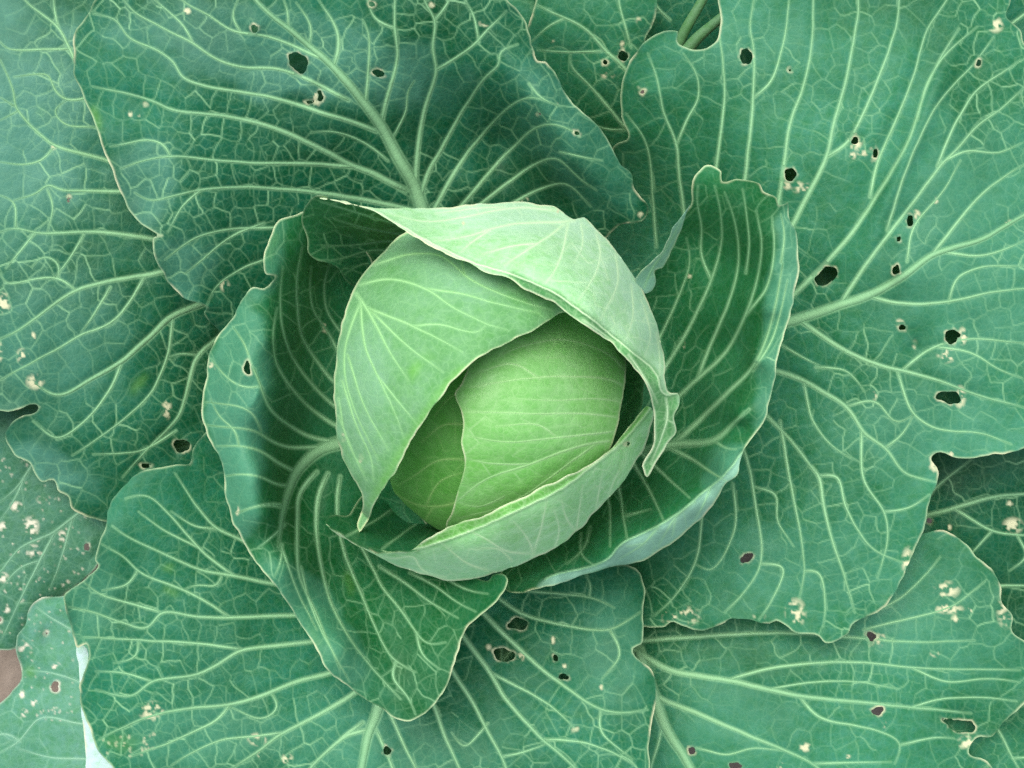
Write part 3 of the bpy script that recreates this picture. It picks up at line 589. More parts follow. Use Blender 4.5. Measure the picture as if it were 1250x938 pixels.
# big right-hand leaf
leaf('outer_leaf', cab, T(3, [(20, 440), (65, 415), (46, 350), (42, 270), (60, 200), (100, 140), (150, 105), (216, 94), (213, 122), (240, 145), (290, 148), (330, 122), (341, 60), (335, 0)]) + [(880, -50), (1000, -70), (1150, -70), (1225, -40)] +
     T(3, [(1207, 0), (1198, 50), (1240, 92), (1252, 130)]) + [(1300, 80), (1340, 300), (1330, 500), (1290, 540)] +
     T(9, [(1195, 20), (1120, 38), (1010, 46), (960, 28), (934, 45), (956, 85), (936, 150), (915, 240), (870, 350), (840, 420), (780, 490), (715, 520), (690, 555), (630, 578), (600, 553), (545, 545), (490, 514), (470, 523), (370, 504), (330, 525), (280, 541), (230, 530), (187, 517), (170, 531), (115, 530)]) +
     [(740, 740), (680, 640), (640, 550), (625, 490), (640, 430), (680, 350), (700, 300), (725, 260), (745, 215)],
     [(6, 14, 3.5, [(330, 545), (430, 520), (540, 495), (660, 455), (760, 420), (850, 370), (930, 310), (985, 290), (1060, 270), (1196, 195), (1280, 150)]),
      (6, 4, 2, [(930, 312), (970, 260), (1060, 150), (1130, 90), (1196, 50)]), (6, 3.4, 2, [(960, 298), (1060, 312), (1120, 300), (1196, 268)]),
      (6, 6, 2.4, [(480, 470), (555, 405), (640, 320), (700, 250), (780, 130), (840, 30), (870, -30), (920, -180), (960, -260), (1010, -340)]),
      (3, 3.4, 2, [(790, 590), (810, 490), (850, 400), (920, 230), (960, 90), (1020, 0), (1040, -40)]),
      (3, 6, 2.4, [(520, 740), (565, 660), (600, 590), (660, 470), (680, 370), (710, 270), (740, 120), (755, 30), (748, -60)]),
      (3, 4, 2, [(660, 470), (720, 430), (760, 360), (820, 220), (870, 70), (880, -40)]),
      (3, 5, 2.2, [(500, 690), (520, 580), (535, 470), (550, 370), (590, 260), (615, 130), (620, -40)]),
      (3, 4.5, 2, [(400, 640), (415, 535), (430, 400), (440, 290), (440, 130), (430, 90), (445, -20)]), (3, 2.8, 1.6, [(445, 290), (490, 250), (530, 130), (550, -20)]),
      (3, 4, 2, [(320, 600), (330, 495), (345, 380), (355, 260), (340, 120), (328, 60)]),
      (3, 4, 2, [(240, 700), (230, 610), (215, 500), (210, 430), (170, 330), (150, 230), (125, 160)]), (3, 2.8, 1.6, [(212, 430), (245, 350), (275, 300), (270, 220), (230, 160)]),
      (3, 3, 1.8, [(150, 740), (140, 600), (120, 430), (60, 340)]),
      (6, 5, 2.2, [(670, 450), (720, 370), (800, 260), (870, 170), (960, 50), (1010, 0), (1060, -60), (1130, -110), (1196, -170)]),
      (3, 3, 1.8, [(990, 500), (1030, 400), (1110, 270), (1190, 215), (1240, 180)]),
      (3, 2.6, 1.6, [(1000, 490), (1080, 450), (1170, 460), (1240, 430)]),
      (3, 3, 1.6, [(840, 690), (880, 560), (930, 430), (1000, 300), (1110, 180), (1160, 110)]), (3, 2.6, 1.6, [(930, 360), (960, 250), (1010, 170), (1110, 80)]),
      (3, 2.6, 1.6, [(900, 784), (920, 680), (1010, 570), (1060, 480)]),
      (6, 4, 2.2, [(760, 428), (830, 445), (930, 448), (1020, 435), (1100, 415), (1196, 405), (1260, 400)]),
      (6, 5.5, 2.2, [(560, 500), (640, 555), (720, 600), (800, 630), (850, 640), (960, 670), (1050, 705), (1196, 745)]),
      (6, 3, 1.8, [(835, 645), (880, 765), (960, 810), (1060, 815), (1160, 850)]), (6, 3, 1.8, [(850, 638), (920, 580), (1030, 550), (1196, 560)]),
      (6, 2.6, 1.6, [(940, 570), (1050, 590), (1130, 640), (1190, 660)]), (6, 2.6, 1.6, [(980, 445), (1000, 380), (1060, 345), (1196, 340)]),
      (6, 6.5, 2.4, [(380, 620), (480, 640), (560, 665), (620, 700), (690, 745), (740, 820), (800, 860), (850, 930), (950, 960)]),
      (6, 2.8, 1.6, [(690, 742), (770, 725), (830, 790), (880, 765)]), (6, 2.8, 1.6, [(565, 668), (590, 780), (640, 850), (700, 890)]), (6, 2.6, 1.6, [(800, 860), (850, 820), (880, 765)]),
      (6, 2.8, 1.6, [(600, 630), (690, 640), (740, 700)]), (6, 3, 1.8, [(500, 565), (560, 600), (620, 630)]),
      (6, 6, 2.4, [(390, 690), (455, 765), (520, 830), (560, 880), (620, 960)]),
      (9, 4, 2, [(590, 70), (612, 95), (625, 180), (650, 280), (690, 400), (715, 490)]), (9, 3, 1.6, [(615, 97), (665, 98), (690, 190), (770, 310), (850, 345)]),
      (9, 3.6, 1.8, [(500, -60), (510, 0), (530, 120), (560, 270), (570, 370), (555, 450)]), (9, 3, 1.8, [(735, -40), (740, 110), (800, 200), (810, 280), (780, 390)]), (9, 2.6, 1.6, [(800, 200), (870, 190), (930, 150)]),
      (9, 3.4, 1.8, [(370, -40), (400, 30), (430, 180), (445, 350), (390, 440), (340, 490)]), (9, 2.6, 1.6, [(570, 370), (610, 370), (630, 450), (625, 530)]),
      (9, 2.8, 1.6, [(290, 160), (275, 220), (260, 340), (200, 440), (140, 500)]), (9, 2.6, 1.6, [(365, 120), (370, 250), (300, 370), (255, 350)]), (9, 2.6, 1.6, [(445, 350), (510, 358), (480, 450), (440, 510)]),
      (9, 2.4, 1.6, [(430, 130), (490, 150), (490, 220), (540, 300)])],
     lambda u, v, f=tps([(966, 393, 0), (860, 440, -18), (1080, 350, 15), (1200, 250, 15), (1300, 150, 10), (1200, 0, 12), (1000, 100, 10), (900, 50, 5), (790, 60, 2), (760, 150, -16), (795, 250, -42), (740, 250, -50), (900, 200, 0), (1120, 500, 12), (1240, 540, 10), (1140, 580, 5), (1100, 700, 0), (1000, 780, -8), (900, 750, -2), (800, 760, -12), (900, 600, 0), (1000, 600, 8), (760, 700, -15)]):
         f(u, v) + 9 * np.exp(-(((u - 1108) + (v - 190) * .42) / 14) ** 2) * np.clip(1 - np.abs(v - 190) / 170, 0, 1) - 7 * np.exp(-(((u - 1078) + (v - 190) * .42) / 16) ** 2) * np.clip(1 - np.abs(v - 190) / 170, 0, 1),
     M_RIGHT, 'largest leaf at the right with many insect holes',
     holes=[ellipse(6, 632, 368, 46, 26, -42), ellipse(6, 871, 212, 12, 22, 10), ellipse(6, 838, 262, 8, 13), ellipse(6, 830, 350, 11, 19, 15), ellipse(6, 988, 541, 30, 24), ellipse(6, 978, 715, 46, 24, 8), ellipse(6, 850, 514, 12, 9), ellipse(6, 884, 568, 5, 12),
            ellipse(3, 416, 170, 20, 34), ellipse(3, 552, 210, 6, 6), T(3, [(92, 264), (104, 272), (124, 264), (118, 280), (108, 287), (98, 278)]), ellipse(3, 1114, 188, 10, 19, 20), ellipse(3, 550, 522, 20, 22), ellipse(9, 404, 334, 26, 14, -38), ellipse(3, 744, 424, 12, 16), ellipse(3, 803, 460, 8, 22)],
     scars=[(3, 745, 425, 22, 26, .3), (3, 800, 460, 14, 28, .2), (3, 768, 458, 20, 10, .3), (3, 738, 466, 10, 12, .3), (3, 585, 562, 30, 20, .3), (3, 542, 555, 14, 14, .4), (6, 1020, 540, 14, 26, .5), (6, 975, 595, 28, 22, .3), (6, 1012, 715, 18, 34, .5), (6, 888, 192, 12, 14, .5), (6, 940, 152, 12, 10, .6), (9, 545, 490, 30, 42, .0), (9, 868, 345, 18, 44, .3), (9, 440, 500, 18, 12, .1), (3, 1165, 75, 24, 24, .2), (6, 768, 712, 8, 12, .3), (6, 1155, 215, 12, 8, .3), (9, 1000, 36, 20, 14, .4), (9, 945, 60, 18, 30, .3), (9, 215, 500, 60, 30, -.7), (6, 840, 505, 14, 14, .2)],
     t3=25, bloom_sheens=[(1180, 300, 140, 220, -15, .45), (1130, 520, 140, 70, 0, .5), (950, 690, 160, 70, 0, .35), (900, 60, 120, 60, 0, .3)], seed=707, relief=1.0, brown=.3)

# upper-left leaf
leaf('outer_leaf', cab, T(1, [(400, -90), (340, 0), (296, 75), (262, 130), (262, 200), (270, 270), (300, 360), (345, 450), (365, 520), (400, 600), (430, 690), (470, 760), (520, 815), (582, 846), (552, 852)]) +
     T(4, [(487, 50), (500, 110), (540, 170), (600, 225), (662, 250), (650, 264), (695, 318)]) + [(300, 440), (390, 440), (480, 410), (560, 450), (610, 455), (650, 400), (690, 330), (730, 300)] +
     T(2, [(1015, 830), (1030, 818), (1060, 800), (1130, 792), (1146, 742), (1090, 670), (1086, 622), (1050, 590), (1000, 500), (940, 430), (860, 350), (832, 302), (780, 222), (752, 220), (735, 170), (715, 90), (690, 45), (650, 0)]) + [(600, -40), (400, -70), (250, -70)],
     [(2, 17, 4, [(400, 860), (335, 740), (310, 660), (255, 570), (190, 450), (130, 370), (20, 240), (-60, 170), (-145, 100), (-215, 45), (-260, 0), (-300, -60)]),
      (2, 5, 2, [(175, 470), (100, 440), (0, 410), (-120, 370), (-220, 345), (-340, 325), (-430, 310), (-530, 272), (-545, 228), (-610, 180), (-720, 130), (-755, 70), (-840, 50)]),
      (2, 3, 1.5, [(215, 575), (130, 510), (60, 480), (0, 470), (-60, 475)]),
      (2, 7, 2.2, [(280, 680), (210, 645), (150, 615), (80, 590), (0, 545), (-72, 510), (-172, 465), (-292, 430), (-392, 412), (-552, 395), (-632, 360), (-722, 335), (-840, 310)]),
      (2, 4.5, 2, [(90, 597), (0, 590), (-122, 585), (-272, 583), (-392, 575), (-562, 560), (-660, 575), (-742, 605)]), (1, 2.8, 1.6, [(610, 560), (590, 520), (545, 500), (470, 510), (395, 525)]),
      (2, 6, 2, [(330, 760), (250, 740), (130, 715), (0, 695), (-122, 680), (-312, 670), (-452, 680), (-550, 700), (-640, 720), (-690, 690)]), (1, 2.6, 1.6, [(720, 680), (660, 730), (600, 830)]),
      (1, 4, 2, [(1180, 790), (1080, 805), (990, 815), (830, 820), (700, 850), (640, 890), (590, 930)]), (4, 3, 1.8, [(840, -20), (740, 20), (640, 100), (590, 140)]),
      (4, 2.6, 1.6, [(860, 90), (760, 130), (680, 190), (660, 240)]),
      (2, 4.5, 2, [(75, 360), (0, 320), (-92, 275), (-192, 245), (-312, 240), (-412, 205), (-482, 155), (-572, 110), (-702, 35), (-740, -10)]),
      (2, 4, 1.8, [(-10, 215), (-122, 165), (-222, 130), (-342, 110), (-432, 50), (-512, 10), (-560, -40)]),
      (1, 2.6, 1.6, [(860, 115), (830, 60), (850, 0)]), (1, 2.4, 1.5, [(690, 155), (660, 95), (600, 40), (540, -10)]),
      (2, 5, 2.2, [(195, 430), (210, 360), (225, 310), (250, 200), (240, 100), (240, 0), (245, -50)]), (2, 4, 2, [(135, 380), (138, 330), (145, 260), (145, 110), (125, 70)]), (2, 3, 2, [(240, 100), (170, 70), (140, 0)]),
      (2, 6, 2.4, [(318, 680), (315, 640), (320, 560), (345, 400), (390, 250), (375, 180), (385, 70), (345, 10), (340, -40)]), (2, 3.4, 2, [(390, 250), (500, 180), (570, 110), (640, 40)]), (2, 2.8, 1.6, [(385, 70), (430, 10), (450, -30)]), (2, 2.6, 1.6, [(540, 150), (520, 50), (490, 0)]),
      (2, 5.5, 2.2, [(335, 700), (350, 640), (420, 510), (500, 370), (570, 270), (620, 230), (610, 190), (680, 160)]),
      (2, 5.5, 2.2, [(365, 780), (390, 735), (440, 640), (530, 510), (620, 410), (680, 360), (735, 348), (800, 370)]),
      (2, 5, 2, [(430, 790), (480, 735), (560, 640), (650, 540), (770, 445), (850, 455), (900, 490)]),
      (2, 4.5, 1.8, [(500, 770), (555, 725), (650, 650), (740, 590), (815, 565), (900, 640), (960, 680)]), (2, 3.6, 1.8, [(640, 740), (710, 700), (780, 670), (850, 655), (940, 740)]),
      (2, 5, 2.2, [(20, 240), (40, 160), (30, 95), (0, 50), (-40, -10)]), (1, 3, 1.8, [(1105, 165), (1115, 100), (1060, 10)]), (1, 3, 1.8, [(1030, 100), (1030, 40), (1010, -10)]),
      (2, 2.4, 1.5, [(235, 490), (280, 400), (290, 310), (310, 290)]), (2, 2.4, 1.5, [(720, 300), (760, 350), (830, 380)]), (2, 2.2, 1.5, [(830, 545), (900, 560), (980, 575)])],
     tps([(520, 255, -8), (500, 200, -6), (440, 110, 10), (380, 30, 14), (300, 180, 14), (200, 100, 15), (100, 60, 5), (110, 140, 5), (150, 240, 3), (195, 290, 10), (230, 366, 5), (300, 380, -5), (400, 260, -2), (560, 120, 0), (620, 170, -28), (580, 230, -10), (655, 50, 14), (693, 119, 20), (741, 171, 24), (785, 250, 30), (765, 272, 30), (625, 75, 32), (655, 119, 37), (673, 153, 38), (692, 194, 38), (715, 222, 36), (735, 255, 30), (640, 160, 2), (660, 205, -2), (680, 245, 0), (690, 290, 4), (600, 0, 24)]),
     M_OUT, 'upper left leaf with thick pale midrib reaching behind the head', holes=[ellipse(1, 910, 102, 15, 19), T(1, [(1030, 185), (1060, 180), (1110, 210), (1105, 255), (1085, 275), (1050, 255), (1025, 235)]), T(1, [(1132, 322), (1152, 324), (1158, 350), (1142, 372), (1130, 368), (1140, 345)]), ellipse(1, 1108, 367, 17, 8),
       ellipse(1, 525, 376, 7, 9), T(2, [(152, 250), (180, 245), (205, 265), (208, 277), (170, 274)]), ellipse(2, 156, 15, 13, 10, 20), ellipse(2, 888, 477, 16, 7, 30), ellipse(2, 755, 407, 8, 6)],
     scars=[(1, 1135, 350, 22, 30, .0), (1, 670, 40, 14, 12, .3), (1, 466, 408, 8, 12, .3), (1, 497, 410, 6, 8, .4), (1, 1049, 290, 8, 10, .4), (2, 560, 85, 20, 12, .3), (2, 372, 18, 12, 12, .3), (2, 525, 515, 8, 8, .4), (2, 740, 705, 12, 14, .2), (2, 705, 715, 14, 10, .2), (2, 1070, 803, 18, 10, .5), (2, 1120, 770, 12, 12, .4), (2, 810, 370, 14, 8, .3), (4, 715, 180, 16, 20, -.1)],
     young=[(ellipse(1, 345, 420, 14, 50, -15), .6)], t3=23, bloom_sheens=[(330, 60, 220, 60, 12, .5), (700, 175, 42, 120, -35, .22), (165, 240, 45, 90, 25, .5), (215, 340, 40, 60, 20, .4)], bsoft=.5, seed=808, relief=1.2, brown=.15)

# right-hand cup leaf
F_IN = [(906, 552), (890, 574), (872, 591), (855, 604), (842, 616), (804, 642), (761, 663), (739, 685), (680, 701), (665, 707)]
F_LOW = [(899, 580)] + T(9, [(338, 122), (302, 190), (240, 250), (150, 315), (80, 350), (0, 362)]) + T(8, [(870, 312), (800, 325), (705, 331)])
CupR = leaf('wrapper_leaf', cab, T(6, [(242, 160), (242, 120), (252, 84), (290, 52), (330, 70), (334, 96), (370, 90), (440, 106), (450, 126), (488, 145), (494, 166), (520, 158), (526, 200), (548, 250), (550, 340), (535, 440), (500, 570), (470, 710), (450, 790), (400, 855), (384, 895)]) +
     F_LOW + [(612, 700), (640, 640), (700, 560), (750, 470), (775, 400), (790, 345), (815, 300), (832, 265)],
     [(6, 11, 4, [(120, 870), (185, 850), (230, 848), (310, 840), (370, 785), (410, 750)]),
      (6, 6, 2.2, [(195, 845), (215, 830), (280, 770), (350, 700), (420, 630), (460, 540), (490, 430), (505, 330)]),
      (6, 5, 2, [(170, 750), (215, 705), (270, 655), (340, 590), (390, 500), (430, 390), (445, 280), (430, 180)]),
      (6, 4, 1.8, [(262, 660), (300, 560), (340, 470), (370, 380), (380, 290), (365, 200), (340, 130)]),
      (6, 4.5, 1.8, [(150, 660), (175, 620), (230, 530), (300, 380), (330, 270), (325, 170), (310, 110)]),
      (6, 3.2, 1.6, [(300, 380), (270, 300), (275, 230), (260, 160), (262, 110)]), (6, 3.4, 1.6, [(120, 600), (160, 530), (210, 420), (240, 330), (230, 260)]),
      (6, 3, 1.6, [(400, 480), (460, 400), (480, 300), (475, 200)]), (6, 2.6, 1.5, [(400, 360), (410, 280), (400, 180), (390, 120)]), (6, 3, 1.6, [(420, 640), (470, 560), (500, 470), (520, 380)]), (6, 2.6, 1.5, [(500, 330), (510, 250), (500, 190)]),
      (6, 5, 2, [(180, 860), (240, 890), (300, 930), (350, 960)]), (9, 4.5, 2, [(90, 20), (140, 70), (190, 115), (240, 160)]), (9, 4.5, 2, [(60, 30), (90, 80), (130, 150), (165, 225)]), (9, 4, 2, [(25, 80), (40, 150), (55, 250), (60, 280)]), (9, 3, 1.8, [(-10, 120), (10, 180), (10, 300)]), (9, 2.2, 1.4, [(300, 130), (285, 170), (255, 225)]), (9, 2.2, 1.4, [(255, 172), (200, 215), (150, 300)]), (9, 2, 1.3, [(200, 215), (190, 270)]), (9, 2.2, 1.4, [(150, 245), (110, 290), (40, 335)]), (9, 2, 1.3, [(110, 290), (60, 300)]),
      (8, 3, 1.6, [(1100, 80), (1140, 70), (1180, 60)]), (8, 3.4, 1.6, [(980, 120), (960, 190), (900, 240)]), (8, 2.6, 1.5, [(950, 140), (948, 210), (1000, 250)]),
      (6, 2.6, 1.5, [(310, 840), (350, 870), (372, 865)])],
     tps([(800, 540, -35), (760, 600, -35), (700, 660, -14), (830, 450, -35), (820, 350, -20), (800, 300, 10), (640, 690, -4), (850, 225, 70), (868, 202, 78), (900, 225, 88), (925, 250, 95), (955, 262, 100), (970, 290, 100), (973, 330, 101), (965, 380, 103), (950, 430, 103), (930, 500, 102), (905, 555, 98), (884, 589, 95), (842, 616, 88), (804, 642, 80), (761, 663, 70), (739, 685, 58), (680, 701, 42),
          (952, 330, 98), (945, 390, 97), (925, 450, 92), (905, 520, 84), (870, 620, 68), (842, 646, 58), (804, 673, 46), (761, 690, 36), (700, 712, 28), (622, 721, 22), (862, 510, 12), (880, 400, 22), (890, 300, 36), (860, 290, 20), (840, 575, 22), (790, 625, 30), (905, 430, 48), (917, 330, 60), (922, 440, 96), (938, 380, 99), (945, 330, 100), (902, 510, 95), (880, 560, 90), (940, 290, 98)]),
     M_CUP, 'tall cupped leaf standing at the right of the head', p=1.5, lines=[(F_IN, 1.4, .9)], under=[F_IN + F_LOW[::-1][1:]], holes=[], scars=[(6, 238, 368, 8, 8, .1), (6, 215, 560, 12, 24, -.3)],
     t3=22, t4=9, i3=.28, i4=.10, stretch=(-62, 1.9), bloom_sheens=[(955, 400, 26, 170, 8, .6), (890, 575, 40, 30, -50, .6)], rimtone=.9, bsoft=.4, seed=909, relief=.8, brown=.5, ripple=2)
leaf('curled_edge', CupR, T(6, [(244, 158), (226, 180), (205, 210), (190, 232), (170, 280), (150, 312), (112, 345), (92, 365), (84, 390), (108, 419), (134, 408), (142, 385), (138, 352), (160, 345), (180, 312), (205, 260), (222, 215)]),
     [(6, 2, 1.4, [(110, 400), (130, 350), (180, 280), (215, 205)])], tps([(843, 247, 72), (825, 275, 68), (805, 315, 64), (780, 345, 60), (788, 355, 52), (815, 310, 52)]), M_CUP, 'curled pale strip of the leaf edge', p=1.5,
     under=[[(770, 230), (850, 230), (850, 370), (770, 370)]], t3=14, t4=7, i3=.3, i4=.1, seed=910, ripple=1, relief=.5, brown=-.2)

# left-hand cup leaf
leaf('wrapper_leaf', cab, T(1, [(1075, 765), (1000, 790)]) + T(4, [(866, 10), (838, 80), (846, 146), (876, 150), (862, 168), (838, 188), (805, 185), (770, 220), (740, 280), (700, 330), (665, 400), (658, 470), (648, 520), (645, 590), (660, 660), (700, 730), (712, 800), (715, 850), (740, 925)]) +
     T(7, [(720, 220), (770, 310), (840, 390), (900, 490), (960, 580)]) + T(8, [(120, 605), (190, 655), (250, 700), (320, 742), (385, 766), (412, 750), (460, 715), (500, 650), (540, 540), (565, 460), (620, 410), (680, 350), (706, 290), (692, 272), (655, 276), (640, 296)]) +
     [(560, 690), (520, 640), (490, 560), (470, 480), (465, 400), (460, 330), (430, 285), (390, 255)],
     [(4, 18, 4, [(1160, 640), (1090, 678), (1040, 690), (970, 740), (930, 800), (905, 880), (890, 960), (885, 1010)]),
      (4, 5, 2, [(1090, 680), (1000, 665), (930, 630), (860, 575), (830, 500), (800, 430), (780, 370), (740, 310)]), (4, 5, 2, [(1060, 692), (950, 695), (880, 685), (830, 650), (780, 635), (700, 628), (655, 622)]),
      (4, 5, 2, [(1130, 650), (1070, 625), (1000, 580), (930, 510), (880, 430), (868, 350), (880, 250)]), (4, 4.5, 2, [(1120, 600), (1060, 560), (990, 490), (930, 410), (900, 320), (890, 220), (900, 120)]),
      (4, 4.5, 1.8, [(1120, 540), (1065, 490), (1000, 410), (960, 340), (945, 250), (945, 150), (960, 60)]), (4, 3.2, 1.6, [(1090, 420), (1040, 320), (1000, 270), (985, 200), (990, 120)]), (4, 3, 1.6, [(1100, 350), (1040, 260), (1030, 180), (1050, 100)]),
      (4, 4.5, 1.8, [(945, 775), (880, 740), (820, 700), (760, 690), (690, 690)]), (4, 3.6, 1.6, [(925, 815), (880, 815), (840, 790), (770, 780), (715, 785)]), (4, 3.4, 1.6, [(905, 880), (870, 870), (820, 880), (750, 900)]),
      (4, 2.4, 1.5, [(760, 690), (750, 640), (700, 600), (670, 540)]), (4, 2.4, 1.5, [(830, 500), (760, 500), (700, 450), (670, 410)]), (4, 2.4, 1.5, [(830, 640), (800, 580), (740, 560), (655, 550)]),
      (7, 3, 1.6, [(862, 200), (820, 240), (780, 270)]), (7, 3, 1.6, [(860, 150), (800, 140), (720, 165)]), (7, 2.6, 1.5, [(855, 260), (850, 320), (830, 360)]),
      (7, 5, 2, [(960, 40), (910, 100), (900, 250), (905, 350), (940, 430), (970, 500), (1030, 640)]), (7, 2.6, 1.5, [(850, 260), (900, 400), (960, 520)]),
      (8, 5, 2, [(110, -60), (80, 0), (70, 110), (85, 240), (120, 370), (190, 500), (270, 600), (350, 690)]),
      (8, 4.5, 1.8, [(150, -50), (140, 0), (145, 120), (170, 220), (220, 340), (270, 460), (330, 560), (400, 600)]), (8, 2.8, 1.5, [(335, 565), (320, 610), (380, 690), (400, 740)]),
      (8, 4, 1.8, [(180, 90), (220, 180), (265, 270), (290, 320), (340, 380), (405, 470), (440, 510), (500, 500)]), (8, 2.6, 1.5, [(405, 470), (420, 540), (480, 590)]),
      (8, 3.6, 1.6, [(280, 250), (360, 300), (440, 360), (540, 420)]), (8, 3, 1.5, [(380, 270), (460, 310), (540, 370), (600, 400)]), (8, 2.6, 1.5, [(500, 290), (580, 330), (640, 340)]), (8, 2.6, 1.5, [(20, 250), (60, 400), (140, 560), (180, 630)])],
     tps([(425, 550, -8), (450, 450, -30), (440, 350, -22), (480, 640, -20), (400, 620, 8), (375, 560, 10), (385, 500, 0), (385, 410, -4), (395, 340, 0), (358, 640, 30), (350, 590, 30), (347, 530, 38), (352, 440, 44), (334, 414, 92), (330, 472, 96), (318, 510, 97), (318, 580, 97), (328, 626, 90), (350, 690, 80), (420, 790, 72), (338, 330, 84), (385, 285, 42), (335, 290, 75), (255, 440, 84), (250, 500, 80), (272, 590, 80), (300, 670, 76), (363, 757, 68), (430, 841, 58), (500, 882, 52), (560, 800, 60), (590, 750, 62), (618, 707, 66), (520, 710, 18), (560, 695, 20), (450, 700, 4), (450, 780, 40), (400, 700, 24), (500, 800, 42), (310, 351, 88), (280, 400, 86)]),
     M_CUP, 'cupped leaf wrapping the left and bottom of the head', p=1.5, holes=[ellipse(4, 785, 440, 12, 24, -8)], scars=[(4, 752, 895, 10, 16, .2), (4, 673, 437, 12, 14, .1), (4, 1030, 310, 14, 30, -.4)],
     young=[(ellipse(4, 865, 60, 16, 50, 20), .5), (ellipse(8, 65, 480, 8, 40, -30), .5), (ellipse(8, 180, 300, 14, 44, -10), .4)], t3=23, t4=9, i3=.22, i4=.08, stretch=(80, 1.5), bloom_sheens=[(288, 520, 38, 175, 4, .7), (320, 320, 26, 60, 10, .6), (390, 760, 30, 120, -38, .45)], rimtone=1.1, bsoft=.42, seed=1010, relief=.85, brown=.2, ripple=2)

# ------------------------------------------------------------------ the head
def dome(cx, cy, R, base, top):
    return lambda u, v: base + top * np.sqrt(np.clip(1 - ((u - cx) ** 2 + (v - cy) ** 2) / R ** 2, .02, 1))
ball_in = dome(610, 500, 172, 30, 125); ball = dome(605, 478, 222, 34, 150)
leaf('head_leaf', cab, [(612 + 150 * math.cos(a_ / 16 * math.tau), 488 + 146 * math.sin(a_ / 16 * math.tau)) for a_ in range(16)], [],
     lambda u, v: 10 - 80 * np.sqrt(np.clip(1 - ((u - 605) ** 2 + (v - 480) ** 2) / 200 ** 2, .02, 1)), M_LIP, 'rounded underside of the head meeting the stem', p=3, t3=40, i4=0, seed=1110, ripple=2, brown=-1, rimtone=.1)
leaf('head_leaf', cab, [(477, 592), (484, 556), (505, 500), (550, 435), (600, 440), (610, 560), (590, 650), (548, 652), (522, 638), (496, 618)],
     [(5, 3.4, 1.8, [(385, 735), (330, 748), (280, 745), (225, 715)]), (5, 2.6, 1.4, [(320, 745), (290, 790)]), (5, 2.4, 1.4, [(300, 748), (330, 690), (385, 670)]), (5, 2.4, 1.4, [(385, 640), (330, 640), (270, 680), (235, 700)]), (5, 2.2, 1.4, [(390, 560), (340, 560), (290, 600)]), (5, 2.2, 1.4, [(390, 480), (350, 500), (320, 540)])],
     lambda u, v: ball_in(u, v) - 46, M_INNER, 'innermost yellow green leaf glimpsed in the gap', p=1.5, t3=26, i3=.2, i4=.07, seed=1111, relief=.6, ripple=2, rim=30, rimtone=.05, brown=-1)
leaf('head_leaf', cab, [(572, 440)] + T(5, [(396, 435), (380, 468), (366, 490), (378, 525), (386, 562), (382, 600), (391, 650), (378, 700), (364, 742), (358, 765), (347, 792)]) + [(560, 668), (640, 665), (715, 620), (740, 560), (756, 508), (764, 440), (740, 390), (690, 370), (630, 395)],
     [(5, 4, 1.6, [(750, 590), (735, 595), (650, 610), (540, 650), (430, 690), (362, 745)]), (5, 3, 1.5, [(745, 575), (600, 590), (480, 600), (392, 585)]), (5, 3, 1.5, [(760, 480), (740, 462), (640, 450), (520, 455), (400, 475)]), (5, 3, 1.4, [(760, 440), (720, 400), (620, 365), (540, 375), (470, 400)]),
      (5, 2.6, 1.4, [(750, 545), (660, 535), (560, 535), (390, 530)]), (5, 3, 1.4, [(690, 605), (640, 640), (560, 700), (470, 750), (372, 775)]), (5, 2.4, 1.3, [(600, 590), (560, 560), (460, 565)]), (5, 2.4, 1.3, [(560, 455), (500, 420), (420, 440)]), (5, 2.4, 1.3, [(540, 650), (460, 650), (395, 640)]), (5, 2.4, 1.3, [(480, 725), (420, 750), (380, 740)]), (5, 2.4, 1.3, [(755, 510), (690, 500), (600, 505), (500, 500)])],
     ball_in, M_HEART, 'glossy yellow green heart leaf in the middle of the head', p=1.6, t3=20, i3=.24, i4=.09, stretch=(0, 1.8), seed=1212, relief=1.2, ripple=2, rim=3, rimtone=1.1, brown=-.2, rag=.8)
